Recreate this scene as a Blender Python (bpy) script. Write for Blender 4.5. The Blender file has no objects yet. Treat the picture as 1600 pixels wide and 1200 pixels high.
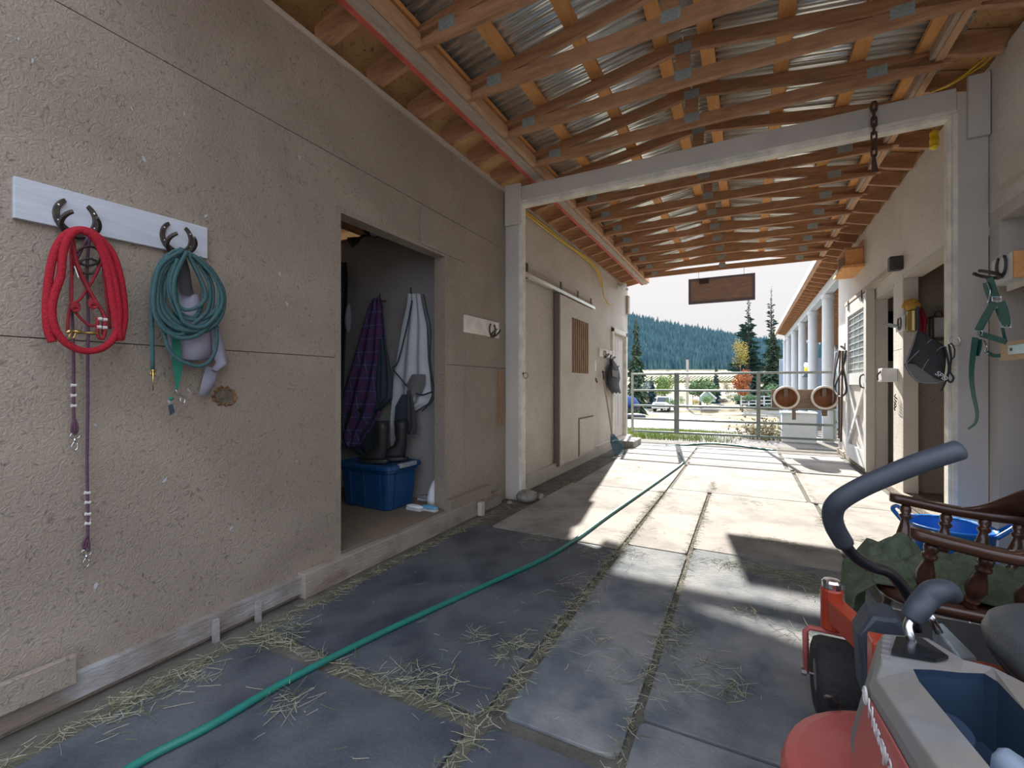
import bpy, math, random
from mathutils import Vector, Matrix
random.seed(7)
R = random.Random(11)
scene = bpy.context.scene
COL = scene.collection
H = 1.15; F = 705.0; TH = math.atan(367/705.0)
CO, SI = math.cos(TH), math.sin(TH)

# ---------- measured pixel -> place helpers (camera stands at 0,0,H) ----------
def world(lat, d, z): return Vector((lat*CO-d*SI, lat*SI+d*CO, z))
def PD(px, py, d): return world((px-800)/F*d, d, H-(py-600)/F*d)
def PZ(px, py, z=0.0):
    d = F*(H-z)/(py-600.0); return world((px-800)/F*d, d, z)
def PX(px, py, X):
    k = (px-800)/F
    Y = X*(CO+k*SI)/(k*CO-SI)
    d = -X*SI+Y*CO
    return Vector((X, Y, H-(py-600)/F*d))
def PY(px, py, Y):
    k = (px-800)/F
    X = Y*(k*CO-SI)/(CO+k*SI)
    d = -X*SI+Y*CO
    return Vector((X, Y, H-(py-600)/F*d))

# ---------- materials ----------
MATS = {}
def newmat(name):
    m = bpy.data.materials.new(name); m.use_nodes = True
    nt = m.node_tree
    return m, nt, nt.nodes['Principled BSDF']
def mat(name, c, rough=0.7, metal=0.0, c2=None, scale=6, stretch=(1,1,1), bump=0.0, bscale=40, detail=6, bstretch=None, coat=0.0, lo=0.35, hi=0.65, spec=None, c3=None, s3=1.5, trans=0.0):
    if name in MATS: return MATS[name]
    m, nt, b = newmat(name)
    N, L = nt.nodes, nt.links
    b.inputs['Roughness'].default_value = rough
    b.inputs['Metallic'].default_value = metal
    b.inputs['Coat Weight'].default_value = coat
    if spec is not None: b.inputs['Specular IOR Level'].default_value = spec
    if trans: b.inputs['Transmission Weight'].default_value = trans
    b.inputs['Base Color'].default_value = (*c, 1)
    tc = N.new('ShaderNodeTexCoord')
    def noise(sc, st, det=detail):
        mp = N.new('ShaderNodeMapping'); mp.inputs['Scale'].default_value = st
        L.new(tc.outputs['Object'], mp.inputs['Vector'])
        n = N.new('ShaderNodeTexNoise'); n.inputs['Scale'].default_value = sc; n.inputs['Detail'].default_value = det
        n.inputs['Roughness'].default_value = 0.6
        L.new(mp.outputs[0], n.inputs['Vector']); return n
    col = None
    if c2 is not None:
        n = noise(scale, stretch)
        r = N.new('ShaderNodeValToRGB'); r.color_ramp.elements[0].position = lo; r.color_ramp.elements[1].position = hi
        r.color_ramp.elements[0].color = (*c, 1); r.color_ramp.elements[1].color = (*c2, 1)
        L.new(n.outputs['Fac'], r.inputs[0]); col = r.outputs[0]
        if c3 is not None:
            n3 = noise(s3, (1,1,1), 4); r3 = N.new('ShaderNodeValToRGB')
            r3.color_ramp.elements[0].position = .42; r3.color_ramp.elements[1].position = .62
            L.new(n3.outputs['Fac'], r3.inputs[0])
            mx = N.new('ShaderNodeMix'); mx.data_type = 'RGBA'
            L.new(r3.outputs[0], mx.inputs[0]); L.new(col, mx.inputs[6]); mx.inputs[7].default_value = (*c3, 1)
            col = mx.outputs[2]
        L.new(col, b.inputs['Base Color'])
    if bump:
        n = noise(bscale, bstretch or stretch, 4)
        bp = N.new('ShaderNodeBump'); bp.inputs['Strength'].default_value = bump; bp.inputs['Distance'].default_value = 0.02
        L.new(n.outputs['Fac'], bp.inputs['Height']); L.new(bp.outputs[0], b.inputs['Normal'])
    MATS[name] = m
    return m

def osb(name, c, c2, cf, flake=26, bump=.5, specks=True, rough=.55):
    """painted strand board: stretched flakes with their own relief, soiling and a few white bird specks"""
    m, nt, b = newmat(name); N, L = nt.nodes, nt.links
    b.inputs['Roughness'].default_value = rough
    tc = N.new('ShaderNodeTexCoord')
    def vor(sc, st, rot):
        mp = N.new('ShaderNodeMapping'); mp.inputs['Scale'].default_value = st; mp.inputs['Rotation'].default_value = rot
        L.new(tc.outputs['Object'], mp.inputs['Vector'])
        v = N.new('ShaderNodeTexVoronoi'); v.inputs['Scale'].default_value = sc
        L.new(mp.outputs[0], v.inputs['Vector']); return v
    def noi(sc, st=(1,1,1), det=5):
        mp = N.new('ShaderNodeMapping'); mp.inputs['Scale'].default_value = st
        L.new(tc.outputs['Object'], mp.inputs['Vector'])
        v = N.new('ShaderNodeTexNoise'); v.inputs['Scale'].default_value = sc; v.inputs['Detail'].default_value = det; v.inputs['Distortion'].default_value = 1.2 if sc < 5 else 2.6
        L.new(mp.outputs[0], v.inputs['Vector']); return v
    big = noi(1.3)
    r = N.new('ShaderNodeValToRGB'); r.color_ramp.elements[0].position = .35; r.color_ramp.elements[1].position = .68
    r.color_ramp.elements[0].color = (*c, 1); r.color_ramp.elements[1].color = (*c2, 1)
    L.new(big.outputs['Fac'], r.inputs[0])
    fl = noi(flake, (1, 1, 1), 8)
    r2 = N.new('ShaderNodeValToRGB'); r2.color_ramp.elements[0].position = .57; r2.color_ramp.elements[1].position = .72
    L.new(fl.outputs['Fac'], r2.inputs[0])
    mx = N.new('ShaderNodeMix'); mx.data_type = 'RGBA'
    L.new(r2.outputs[0], mx.inputs[0]); L.new(r.outputs[0], mx.inputs[6]); mx.inputs[7].default_value = (*cf, 1)
    col = mx.outputs[2]
    if specks:
        v = vor(3.2, (1, 1, .5), (.5, 0, 0))
        lt = N.new('ShaderNodeMath'); lt.operation = 'LESS_THAN'; lt.inputs[1].default_value = .035
        L.new(v.outputs['Distance'], lt.inputs[0])
        mx2 = N.new('ShaderNodeMix'); mx2.data_type = 'RGBA'
        mul = N.new('ShaderNodeMath'); mul.operation = 'MULTIPLY'; 
        sp = N.new('ShaderNodeSeparateColor'); L.new(v.outputs['Color'], sp.inputs[0])
        g = N.new('ShaderNodeMath'); g.operation = 'GREATER_THAN'; g.inputs[1].default_value = .62; L.new(sp.outputs[0], g.inputs[0])
        L.new(lt.outputs[0], mul.inputs[0]); L.new(g.outputs[0], mul.inputs[1])
        L.new(mul.outputs[0], mx2.inputs[0]); L.new(col, mx2.inputs[6]); mx2.inputs[7].default_value = (.55, .56, .58, 1)
        col = mx2.outputs[2]
    L.new(col, b.inputs['Base Color'])
    bp = N.new('ShaderNodeBump'); bp.inputs['Strength'].default_value = bump; bp.inputs['Distance'].default_value = .01
    fb = noi(flake*1.3, (1, 1, 1), 6)
    L.new(fb.outputs['Fac'], bp.inputs['Height']); L.new(bp.outputs[0], b.inputs['Normal'])
    MATS[name] = m; return m

def plaid():
    m, nt, b = newmat('plaid_wool'); N, L = nt.nodes, nt.links
    b.inputs['Roughness'].default_value = .95
    tc = N.new('ShaderNodeTexCoord'); s = N.new('ShaderNodeSeparateXYZ'); L.new(tc.outputs['Object'], s.inputs[0])
    def band(out, per, lo, hi):
        a = N.new('ShaderNodeMath'); a.operation = 'PINGPONG'; a.inputs[1].default_value = per; L.new(out, a.inputs[0])
        c = N.new('ShaderNodeMapRange'); c.inputs['From Min'].default_value = lo*per; c.inputs['From Max'].default_value = hi*per; L.new(a.outputs[0], c.inputs[0]); return c.outputs[0]
    def mix(f, a, bcol, amt):
        mx = N.new('ShaderNodeMix'); mx.data_type = 'RGBA'
        mu = N.new('ShaderNodeMath'); mu.operation = 'MULTIPLY'; mu.inputs[1].default_value = amt; L.new(f, mu.inputs[0]); L.new(mu.outputs[0], mx.inputs[0])
        if isinstance(a, tuple): mx.inputs[6].default_value = a
        else: L.new(a, mx.inputs[6])
        mx.inputs[7].default_value = bcol; return mx.outputs[2]
    c = (.07, .05, .15, 1)
    c = mix(band(s.outputs[0], .05, .6, .8), c, (.15, .035, .09, 1), .38)
    c = mix(band(s.outputs[2], .06, .6, .8), c, (.15, .035, .09, 1), .38)
    c = mix(band(s.outputs[0], .05, .1, .0), c, (.2, .24, .36, 1), .6)
    c = mix(band(s.outputs[2], .06, .1, .0), c, (.2, .24, .36, 1), .6)
    L.new(c, b.inputs['Base Color']); MATS['plaid_wool'] = m; return m

# ---------- mesh builder ----------
class B:
    def __init__(s): s.v = []; s.f = []
    def quad(s, *p):
        n = len(s.v); s.v += [Vector(q) for q in p]; s.f.append(tuple(range(n, n+len(p)))); return s
    def box(s, x0, y0, z0, x1, y1, z1):
        x0, x1 = min(x0,x1), max(x0,x1); y0, y1 = min(y0,y1), max(y0,y1); z0, z1 = min(z0,z1), max(z0,z1)
        n = len(s.v)
        s.v += [Vector(p) for p in ((x0,y0,z0),(x1,y0,z0),(x1,y1,z0),(x0,y1,z0),(x0,y0,z1),(x1,y0,z1),(x1,y1,z1),(x0,y1,z1))]
        s.f += [tuple(n+i for i in q) for q in ((3,2,1,0),(4,5,6,7),(0,1,5,4),(1,2,6,5),(2,3,7,6),(3,0,4,7))]
        return s
    def beam(s, a, b, w, h, up=(0,0,1)):
        """box from a to b; w across, h along up"""
        a, b = Vector(a), Vector(b); t = (b-a).normalized(); up = Vector(up)
        sd = t.cross(up).normalized()*w/2; u = sd.cross(t).normalized()*h/2
        n = len(s.v)
        for c in (a, b): s.v += [c-sd-u, c+sd-u, c+sd+u, c-sd+u]
        s.f += [tuple(n+i for i in q) for q in ((0,1,2,3),(7,6,5,4),(0,4,5,1),(1,5,6,2),(2,6,7,3),(3,7,4,0))]
        return s
    def prism(s, pts, vec):
        n = len(s.v); k = len(pts); vec = Vector(vec)
        s.v += [Vector(p) for p in pts] + [Vector(p)+vec for p in pts]
        s.f.append(tuple(reversed(range(n, n+k)))); s.f.append(tuple(range(n+k, n+2*k)))
        for i in range(k): j = (i+1) % k; s.f.append((n+i, n+j, n+k+j, n+k+i))
        return s
    def loft(s, rings, closed=True, cap=True):
        n = len(s.v); k = len(rings[0])
        for r in rings: s.v += [Vector(p) for p in r]
        for i in range(len(rings)-1):
            for j in range(k if closed else k-1):
                a = n+i*k+j; b = n+i*k+(j+1) % k
                s.f.append((a, b, b+k, a+k))
        if cap and closed:
            s.f.append(tuple(reversed(range(n, n+k)))); m = n+(len(rings)-1)*k; s.f.append(tuple(range(m, m+k)))
        return s
    def tube(s, pts, r, n=8, cap=True, flat=None, smooth=0, up0=None):
        pts = [Vector(p) for p in pts]
        if smooth: 
            rr = r if callable(r) else None
            pts = cr(pts, smooth)
        T = []
        for i in range(len(pts)):
            t = pts[min(i+1, len(pts)-1)]-pts[max(i-1, 0)]
            T.append(t.normalized() if t.length > 1e-9 else Vector((0,0,1)))
        u = Vector(up0) if up0 else (Vector((0,0,1)) if abs(T[0].z) < .9 else Vector((1,0,0)))
        rings = []
        for i, p in enumerate(pts):
            t = T[i]; u = (u-t*u.dot(t))
            if u.length < 1e-6: u = t.orthogonal()
            u.normalize(); w = t.cross(u)
            rad = r(i/(len(pts)-1)) if callable(r) else r
            fl = flat if flat else 1.0
            rings.append([p+(u*math.cos(a)*fl+w*math.sin(a))*rad for a in (2*math.pi*j/n for j in range(n))])
        return s.loft(rings, True, cap)
    def lathe(s, prof, c=(0,0,0), axis=None, n=20, cap=True):
        """prof list of (r, z); around axis from point c"""
        c = Vector(c); ax = Vector(axis or (0,0,1)).normalized(); u = ax.orthogonal().normalized(); w = ax.cross(u)
        rings = [[c+ax*z+(u*math.cos(2*math.pi*j/n)+w*math.sin(2*math.pi*j/n))*max(r, 1e-4) for j in range(n)] for r, z in prof]
        return s.loft(rings, True, cap)
    def grid(s, fn, nu, nv, closed=False):
        n = len(s.v)
        for i in range(nu+1):
            for j in range(nv+1): s.v.append(Vector(fn(i/nu, j/nv)))
        for i in range(nu):
            for j in range(nv):
                a = n+i*(nv+1)+j; s.f.append((a, a+1, a+nv+2, a+nv+1))
        return s
    def ball(s, c, r, n=12):
        c = Vector(c); rx = r if not isinstance(r, (int, float)) else (r, r, r)
        rings = []
        for i in range(1, n//2*1+0): 
            ph = math.pi*i/(n//2)
            rings.append([c+Vector((rx[0]*math.sin(ph)*math.cos(2*math.pi*j/n), rx[1]*math.sin(ph)*math.sin(2*math.pi*j/n), -rx[2]*math.cos(ph))) for j in range(n)])
        return s.loft(rings)
def cr(p, k):
    out = []
    q = [p[0]*2-p[1]]+list(p)+[p[-1]*2-p[-2]]
    for i in range(1, len(q)-2):
        for j in range(k):
            t = j/k; a, b, c, d = q[i-1], q[i], q[i+1], q[i+2]
            out.append(.5*((2*b)+(c-a)*t+(2*a-5*b+4*c-d)*t*t+(3*b-a-3*c+d)*t**3))
    out.append(q[-2]); return out

def wpos(o):
    p = Vector((0,0,0))
    while o is not None: p = p+o.location; o = o.parent
    return p
def obj(name, b, m, parent=None, bevel=0.0, smooth=False, solid=0.0, sub=0, weld=False):
    vs = b.v
    if parent is not None: off = wpos(parent)
    else:
        lo = Vector((min(v.x for v in vs), min(v.y for v in vs), min(v.z for v in vs))); hi = Vector((max(v.x for v in vs), max(v.y for v in vs), 0))
        off = Vector(((lo.x+hi.x)/2, (lo.y+hi.y)/2, lo.z))
    me = bpy.data.meshes.new(name)
    me.from_pydata([tuple(v-off) for v in vs], [], b.f); me.update()
    o = bpy.data.objects.new(name, me); COL.objects.link(o)
    if parent is not None: o.parent = parent
    else: o.location = off
    me.materials.append(m if not isinstance(m, str) else MATS[m])
    if smooth:
        for p in me.polygons: p.use_smooth = True
    if solid:
        md = o.modifiers.new('s', 'SOLIDIFY'); md.thickness = solid; md.offset = 0
    if bevel:
        md = o.modifiers.new('b', 'BEVEL'); md.width = bevel; md.segments = 2; md.limit_method = 'ANGLE'; md.angle_limit = math.radians(40)
    if sub:
        md = o.modifiers.new('u', 'SUBSURF'); md.levels = sub; md.render_levels = sub
    return o
def tag(o, label, cat, group=None, kind=None):
    o['label'] = label; o['category'] = cat
    if group: o['group'] = group
    if kind: o['kind'] = kind
    return o
def thing(name, label, cat, loc=(0,0,0), group=None):
    o = bpy.data.objects.new(name, None); COL.objects.link(o); o.location = loc; o.empty_display_size = .1
    return tag(o, label, cat, group)
def struct(name, b, m, label=None, cat=None, **k):
    o = obj(name, b, m, **k); o['kind'] = 'structure'
    if label: o['label'] = label; o['category'] = cat or name.split('_')[0]
    return o
def structroot(name, label, cat, loc):
    o = thing(name, label, cat, loc); o['kind'] = 'structure'; return o
def one(name, b, m, label, cat, group=None, kind=None, **k):
    return tag(obj(name, b, m, **k), label, cat, group, kind)
def dup(root, loc, label=None, group=None):
    r = root.copy(); COL.objects.link(r); r.location = loc
    if label: r['label'] = label
    if group: r['group'] = group
    for ch in list(root.children):
        c = ch.copy(); COL.objects.link(c); c.parent = r
        for g in list(ch.children):
            d = g.copy(); COL.objects.link(d); d.parent = c
    return r
def text(name, body, size, loc, rot, m, parent=None, ext=.002, align='CENTER'):
    cu = bpy.data.curves.new(name, 'FONT'); cu.body = body; cu.size = size; cu.extrude = ext; cu.align_x = align; cu.align_y = 'CENTER'
    t = bpy.data.objects.new(name, cu)
    dg = bpy.context.evaluated_depsgraph_get(); COL.objects.link(t); dg.update()
    me = bpy.data.meshes.new_from_object(t.evaluated_get(dg)); bpy.data.objects.remove(t)
    o = bpy.data.objects.new(name, me); COL.objects.link(o); me.materials.clear(); me.materials.append(MATS[m])
    if parent: o.parent = parent; o.location = Vector(loc)-wpos(parent)
    else: o.location = loc
    o.rotation_euler = rot
    return o

# ---------- palette ----------
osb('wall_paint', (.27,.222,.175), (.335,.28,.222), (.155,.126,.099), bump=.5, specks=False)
osb('wall_paint_far_lit', (.54,.48,.40), (.64,.585,.50), (.30,.26,.21), flake=24, bump=1.0, specks=False, rough=.36)  # left wall paint again, lightened and glossier to imitate the stronger light out there
osb('wall_paint_right', (.62,.585,.535), (.70,.67,.62), (.46,.42,.37), flake=24, bump=.6, specks=False)
osb('room_paint', (.33,.305,.29), (.39,.36,.34), (.27,.245,.23), bump=.3)
osb('raw_osb', (.44,.25,.10), (.66,.41,.19), (.22,.11,.045), flake=14, bump=.3, specks=False, rough=.8)
mat('lumber', (.34,.17,.085), .7, c2=(.52,.29,.155), scale=5, stretch=(1,6,6), bump=.2, bscale=20)
mat('lumber_y', (.48,.28,.16), .7, c2=(.62,.38,.22), scale=5, stretch=(6,1,6), bump=.2, bscale=20)
mat('purlin_wood', (.70,.33,.11), .8, c2=(.82,.42,.16), scale=6, stretch=(6,1,6), bump=.2, bscale=20)
mat('gray_wood', (.40,.32,.26), .8, c2=(.50,.42,.35), scale=5, stretch=(6,1,6), bump=.2, bscale=30)
mat('red_paint', (.62,.13,.08), .6, c2=(.48,.09,.06), scale=9)
mat('galvanised', (.90,.94,.91), .24, metal=.7, c2=(.76,.80,.78), scale=3)
mat('plate_metal', (.45,.52,.54), .45, metal=.3, c2=(.30,.35,.37), scale=60)
mat('frame_paint', (.55,.51,.455), .6, c2=(.61,.57,.51), scale=3, c3=(.49,.455,.405), bump=.1, bscale=30)
mat('cream_paint', (.82,.78,.67), .55, c2=(.60,.57,.50), scale=8, bump=.1)
mat('white_paint', (.72,.73,.72), .5, c2=(.62,.63,.63), scale=4, stretch=(1,3,1), bump=.08)
mat('board_white', (.56,.59,.66), .5, c2=(.48,.51,.57), scale=4, stretch=(1,1,8), bump=.15, bscale=30, bstretch=(1,1,8))
mat('sill_wood', (.36,.33,.29), .85, c2=(.20,.15,.11), scale=7, stretch=(1,.5,2), bump=.4, bscale=40, c3=(.34,.29,.24), s3=3)
mat('sill_white', (.40,.40,.41), .85, c2=(.27,.25,.23), scale=9, stretch=(1,.5,2), bump=.4, bscale=40, c3=(.20,.16,.13), s3=3)
mat('iron', (.055,.048,.045), .5, metal=.6, c2=(.09,.07,.06), scale=40, bump=.2, bscale=60)
mat('rust', (.13,.06,.04), .8, metal=.3, c2=(.06,.035,.03), scale=50, bump=.3)
mat('steel', (.62,.63,.64), .25, metal=1)
mat('brass', (.50,.36,.14), .35, metal=1)
mat('red_rope', (.50,.010,.030), .85, c2=(.36,.006,.02), scale=140, bump=.6, bscale=220)
mat('red_cord', (.36,.02,.03), .8, c2=(.22,.012,.02), scale=90, bump=.4)
mat('purple_rope', (.13,.055,.095), .8, c2=(.09,.04,.07), scale=120, bump=.4, bscale=200)
mat('green_web', (.035,.095,.10), .8, c2=(.05,.125,.13), scale=80, bump=.3, bscale=200)
mat('green_strap', (.02,.19,.13), .8, c2=(.015,.15,.10), scale=80)
mat('halter_green', (.006,.10,.085), .6, c2=(.01,.13,.11), scale=60)
mat('gray_fabric', (.30,.29,.36), .8, c2=(.25,.24,.30), scale=10)
mat('dark_fabric', (.02,.022,.028), .9, c2=(.035,.036,.04), scale=20, bump=.2)
mat('charcoal', (.05,.05,.055), .9)
mat('white_thread', (.6,.58,.55), .8)
mat('navy_fabric', (.03,.05,.065), .9, c2=(.045,.065,.08), scale=9)
mat('sheet_fabric', (.60,.62,.64), .8, c2=(.50,.53,.56), scale=3)
mat('sheet_gray', (.17,.165,.16), .85)
plaid()
mat('blue_plastic', (.012,.07,.19), .38, c2=(.008,.05,.14), scale=4)
mat('bright_blue', (.005,.16,.55), .4)
mat('rubber_boot', (.022,.022,.022), .5)
mat('black_plastic', (.02,.022,.025), .35, c2=(.035,.035,.038), scale=20)
mat('mask_mesh', (.035,.035,.038), .9, c2=(.055,.055,.055), scale=120)
mat('yellow_cord', (.72,.46,.02), .5)
mat('yellow_tape', (.85,.62,.02), .4)
mat('hose', (.012,.19,.15), .42, c2=(.02,.15,.12), scale=12)
mat('hay', (.30,.28,.18), .9, c2=(.46,.43,.31), scale=30)
mat('hay_green', (.09,.11,.045), .9, c2=(.17,.19,.09), scale=30)
mat('rock', (.22,.19,.165), .9, c2=(.38,.35,.31), scale=12, bump=.5)
mat('sign_wood', (.30,.19,.15), .8, c2=(.42,.28,.21), scale=5, stretch=(1,1,6), bump=.2)
mat('sign_frame', (.17,.14,.17), .8)
mat('sign_stroke', (.38,.32,.25), .8)
mat('gate_metal', (.20,.25,.23), .5, metal=.3, c2=(.27,.31,.29), scale=10)
mat('weathered_board', (.20,.155,.12), .85, c2=(.30,.24,.19), scale=5, stretch=(1,6,6), bump=.4)
mat('tub_rim', (.78,.72,.64), .5)
mat('tub_inside', (.52,.26,.12), .7, c2=(.38,.17,.08), scale=10)
mat('leather', (.05,.028,.02), .6, c2=(.08,.045,.03), scale=30)
mat('column_paint', (.62,.66,.68), .5, c2=(.55,.60,.63), scale=3)
mat('gallery_wall', (.30,.37,.46), .6, c2=(.36,.43,.52), scale=2)
mat('glass_dark', (.01,.014,.03), .08)
mat('pane_gray', (.38,.42,.44), .2, c2=(.30,.34,.36), scale=6)
mat('bar_wood', (.26,.15,.085), .7, c2=(.34,.2,.12), scale=6)
mat('dark_gap', (.03,.022,.018), .95)
mat('mower_red', (.42,.045,.015), .42, c2=(.36,.035,.012), scale=5, coat=.2)
mat('mower_faded', (.47,.10,.085), .5, c2=(.52,.14,.12), scale=6)
mat('mower_gray', (.19,.185,.18), .6, c2=(.24,.23,.22), scale=14, bump=.15, bscale=300, c3=(.23,.20,.17), s3=5)
mat('tray_blue', (.02,.04,.075), .45, c2=(.03,.05,.085), scale=5)
mat('foam_grip', (.035,.045,.06), .55, c2=(.045,.055,.07), scale=20)
mat('tube_black', (.012,.013,.016), .25)
mat('tire', (.02,.021,.024), .75, c2=(.035,.035,.038), scale=40, bump=.4, bscale=80)
mat('vinyl', (.05,.058,.066), .42, c2=(.065,.072,.08), scale=12, bump=.08, bscale=120)
mat('chair_wood', (.04,.016,.010), .32, c2=(.075,.03,.016), scale=5, stretch=(1,4,4), coat=.3)
mat('towel', (.10,.135,.08), .95, c2=(.14,.175,.11), scale=40, bump=.7, bscale=150)
mat('decal', (.62,.6,.58), .6)
mat('skin_white', (.8,.82,.85), .5)
mat('dirt', (.30,.24,.18), .95, c2=(.20,.155,.115), scale=9, bump=.7, bscale=30, c3=(.26,.22,.17), s3=2)
SKYB = (1.5,1.9,2.6); SUNE = 9.0; EXPO = 0.0
SKYB = (.34,.37,.44); SUNE = 4.5; EXPO = 1.93
# =================== THE SETTING ===================
XL, XR = -2.147, 1.38
YE = 9.2          # far end of left building
def panels(b, X, t, ys, zs, holes, seams_y, seams_z, g=.004):
    """wall of sheets X..X+t with open joints at the seams, cells inside holes left out"""
    for i in range(len(ys)-1):
        for j in range(len(zs)-1):
            y0, y1, z0, z1 = ys[i], ys[i+1], zs[j], zs[j+1]
            cy, cz = (y0+y1)/2, (z0+z1)/2
            if any(h[0] < cy < h[1] and h[2] < cz < h[3] for h in holes): continue
            if y0 in seams_y: y0 += g
            if z0 in seams_z: z0 += g
            b.box(X, y0, z0, X+t, y1, z1)
door_h = (1.91, 2.96, .13, 2.185)
b = B()
panels(b, XL-.02, .02, [-1.2,-.41,1.91,2.65,2.96,3.25,4.0], [.0,.13,1.305,2.185,2.49,3.05],
       [door_h], [3.25,-.41], [1.305,2.49])
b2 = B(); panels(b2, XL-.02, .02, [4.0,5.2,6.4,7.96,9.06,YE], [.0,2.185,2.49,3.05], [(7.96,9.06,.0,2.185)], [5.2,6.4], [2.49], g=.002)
struct('wall_left_far', b2, 'wall_paint_far_lit', 'glossy painted strand board wall beyond the left gateway post, brighter light put into its colour', 'wall')
b.box(XL-.10, -1.2, 0, XL-.021, 1.91, 3.05); b.box(XL-.10, 2.96, 0, XL-.021, 7.96, 3.05); b.box(XL-.10, 1.91, 2.185, XL-.021, 2.96, 3.05)
b.box(XL-.10, 1.91, 0, XL-.021, 2.96, .13); b.box(XL-.10, 7.96, 2.185, XL-.021, 9.06, 3.05); b.box(XL-.10, 9.06, 0, XL-.021, YE, 3.05)
b.box(XL-.02, 7.96, 0, XL-.1, 9.06, .1)
# end return of the building
b.box(-4.4, YE-.1, 0, XL-.1, YE, 2.75)
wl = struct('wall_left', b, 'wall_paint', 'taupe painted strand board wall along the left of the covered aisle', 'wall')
rs = random.Random(21); db = B()
for k in range(60):
    y, z = rs.uniform(.15, 3.8), rs.uniform(.25, 2.4)
    if 1.88 < y < 3.02: continue
    a = rs.uniform(-.7,.7); L1 = rs.uniform(.004,.013); W1 = L1*rs.uniform(.25,.5)
    pts = [Vector((XL+.0003, y+(W1*math.cos(q)*math.cos(a)-L1*math.sin(q)*math.sin(a))*(1+.25*math.sin(3*q+k)), z+(W1*math.cos(q)*math.sin(a)+L1*math.sin(q)*math.cos(a)))) for q in [2*math.pi*i/9 for i in range(9)]]
    db.prism(pts, (.0008,0,0))
obj('bird_droppings', db, mat('droppings', (.42,.43,.45), .9), wl)
# ragged hole in the sheet: a dark pocket behind a splintered rim
hp = PX(351, 619, XL)
rb = B(); n = 34; rings = []
rr = random.Random(3)
jit = [1+rr.uniform(-.16,.16) for _ in range(n)]
for k, (sc, dx) in enumerate(((1.12,.0005),(1.0,.007),(.86,.004),(.74,-.006))):
    rings.append([hp+Vector((dx+ (rr.uniform(-.002,.003) if k else 0), math.cos(2*math.pi*i/n)*.049*sc*jit[i], math.sin(2*math.pi*i/n)*.042*sc*(jit[i]+ (rr.uniform(-.07,.07) if k > 1 else 0)))) for i in range(n)])
rb.loft(rings, True, False)
mat('splinter', (.33,.17,.075), .9, c2=(.12,.07,.04), scale=60, bump=.8, bscale=90)
hr = one('torn_hole', rb, 'splinter', 'splintered round hole torn in the taupe wall below the green line coil', 'hole')
ib = B(); ib.prism([hp+Vector((.0006, math.cos(2*math.pi*i/24)*.045, math.sin(2*math.pi*i/24)*.038)) for i in range(24)], (.0012,0,0))
mat('hole_fill', (.09,.075,.05), .95, c2=(.20,.16,.10), scale=35, bump=.6)
obj('packing', ib, 'hole_fill', hr)

# plate along the wall top
b = B().box(XL-.10, .2, 3.05, XL+.018, YE, 3.085); struct('trim_1', b, 'gray_wood', 'weathered wooden plate running along the top of the left wall', 'trim')
# base boards of left wall
b = B().box(XL, -1.2, .03, XL+.035, 2.62, .115); struct('baseboard_left', b, 'sill_white', 'pale peeling sill board along the foot of the left wall', 'baseboard')
b = B().box(XL, 1.62, .0, XL+.06, 3.80, .135); struct('baseboard_left', b, 'sill_wood', 'thick worn sill timber under the tack room doorway', 'baseboard', bevel=.006)
b = B().box(XL, 4.12, 0, XL+.04, 8.0, .16); struct('baseboard_left', b, 'wall_paint_far_lit', 'pale painted base board beyond the left gateway post', 'baseboard')
b = B().box(XL, 7.9, 0, XL+.10, YE, .13); struct('baseboard_left', b, 'wall_paint_far_lit', 'pale step board under the far entry door', 'baseboard')
# right wall
DO1 = (6.12, 6.92, .07, 2.2); DO2 = (4.12, 5.77, .07, 2.24)
YR = 9.36
b = B()
panels(b, XR, .10, [2.0,3.98,4.12,5.77,6.12,6.92,8.3,YR], [0,.07,1.5,2.2,2.24,3.19], [DO1,(6.12,6.92,2.2,2.2), DO2, (2.0,4.12,.0,2.24)], [8.3], [1.5])
b.box(XR+.1, YR-.1, 0, 3.6, YR, 3.1)
struct('wall_right', b, 'wall_paint_right', 'pale painted strand board wall along the right of the aisle', 'wall')
# near right recess (stall front behind the post)
b = B(); b.box(XR+.12, 1.9, 0, XR+.16, 4.1, 2.30)
struct('wall_right_near', b, 'wall_paint_right', 'recessed taupe panel behind the near right corner', 'wall')
b = B().box(XR+.0, 3.86, 0, XR+.12, 3.98, 2.24); b.box(XR, 3.62, 0, XR+.12, 3.70, 2.24) if False else None
b.box(XR+.0, 2.0, 2.16, XR+.12, 3.86, 2.24)
struct('trim_2', b, 'frame_paint', 'painted frame of the recess at the near right', 'trim')
b = B().box(XR-.012, 2.0, 0, XR+.115, 3.44, 2.16); struct('wall_right_near', b, 'frame_paint', 'grey painted vertical board wall at the right edge', 'wall')
b = B().beam(PX(1572,278,XR-.03), PX(1572,278,XR-.03)+Vector((0,-1.2,0)), .06, .12)
b = B().box(XR-.05, 2.3, 2.325, XR, 3.72, 2.46)
struct('trim_3', b, 'frame_paint', 'grey horizontal board fixed high at the near right corner', 'trim')
# base of right wall
b = B().box(XR-.03, 4.1, 0, XR+.12, YR, .075); struct('baseboard_right', b, 'dirt', 'dusty concrete curb under the right wall', 'baseboard', bevel=.01)
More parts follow.
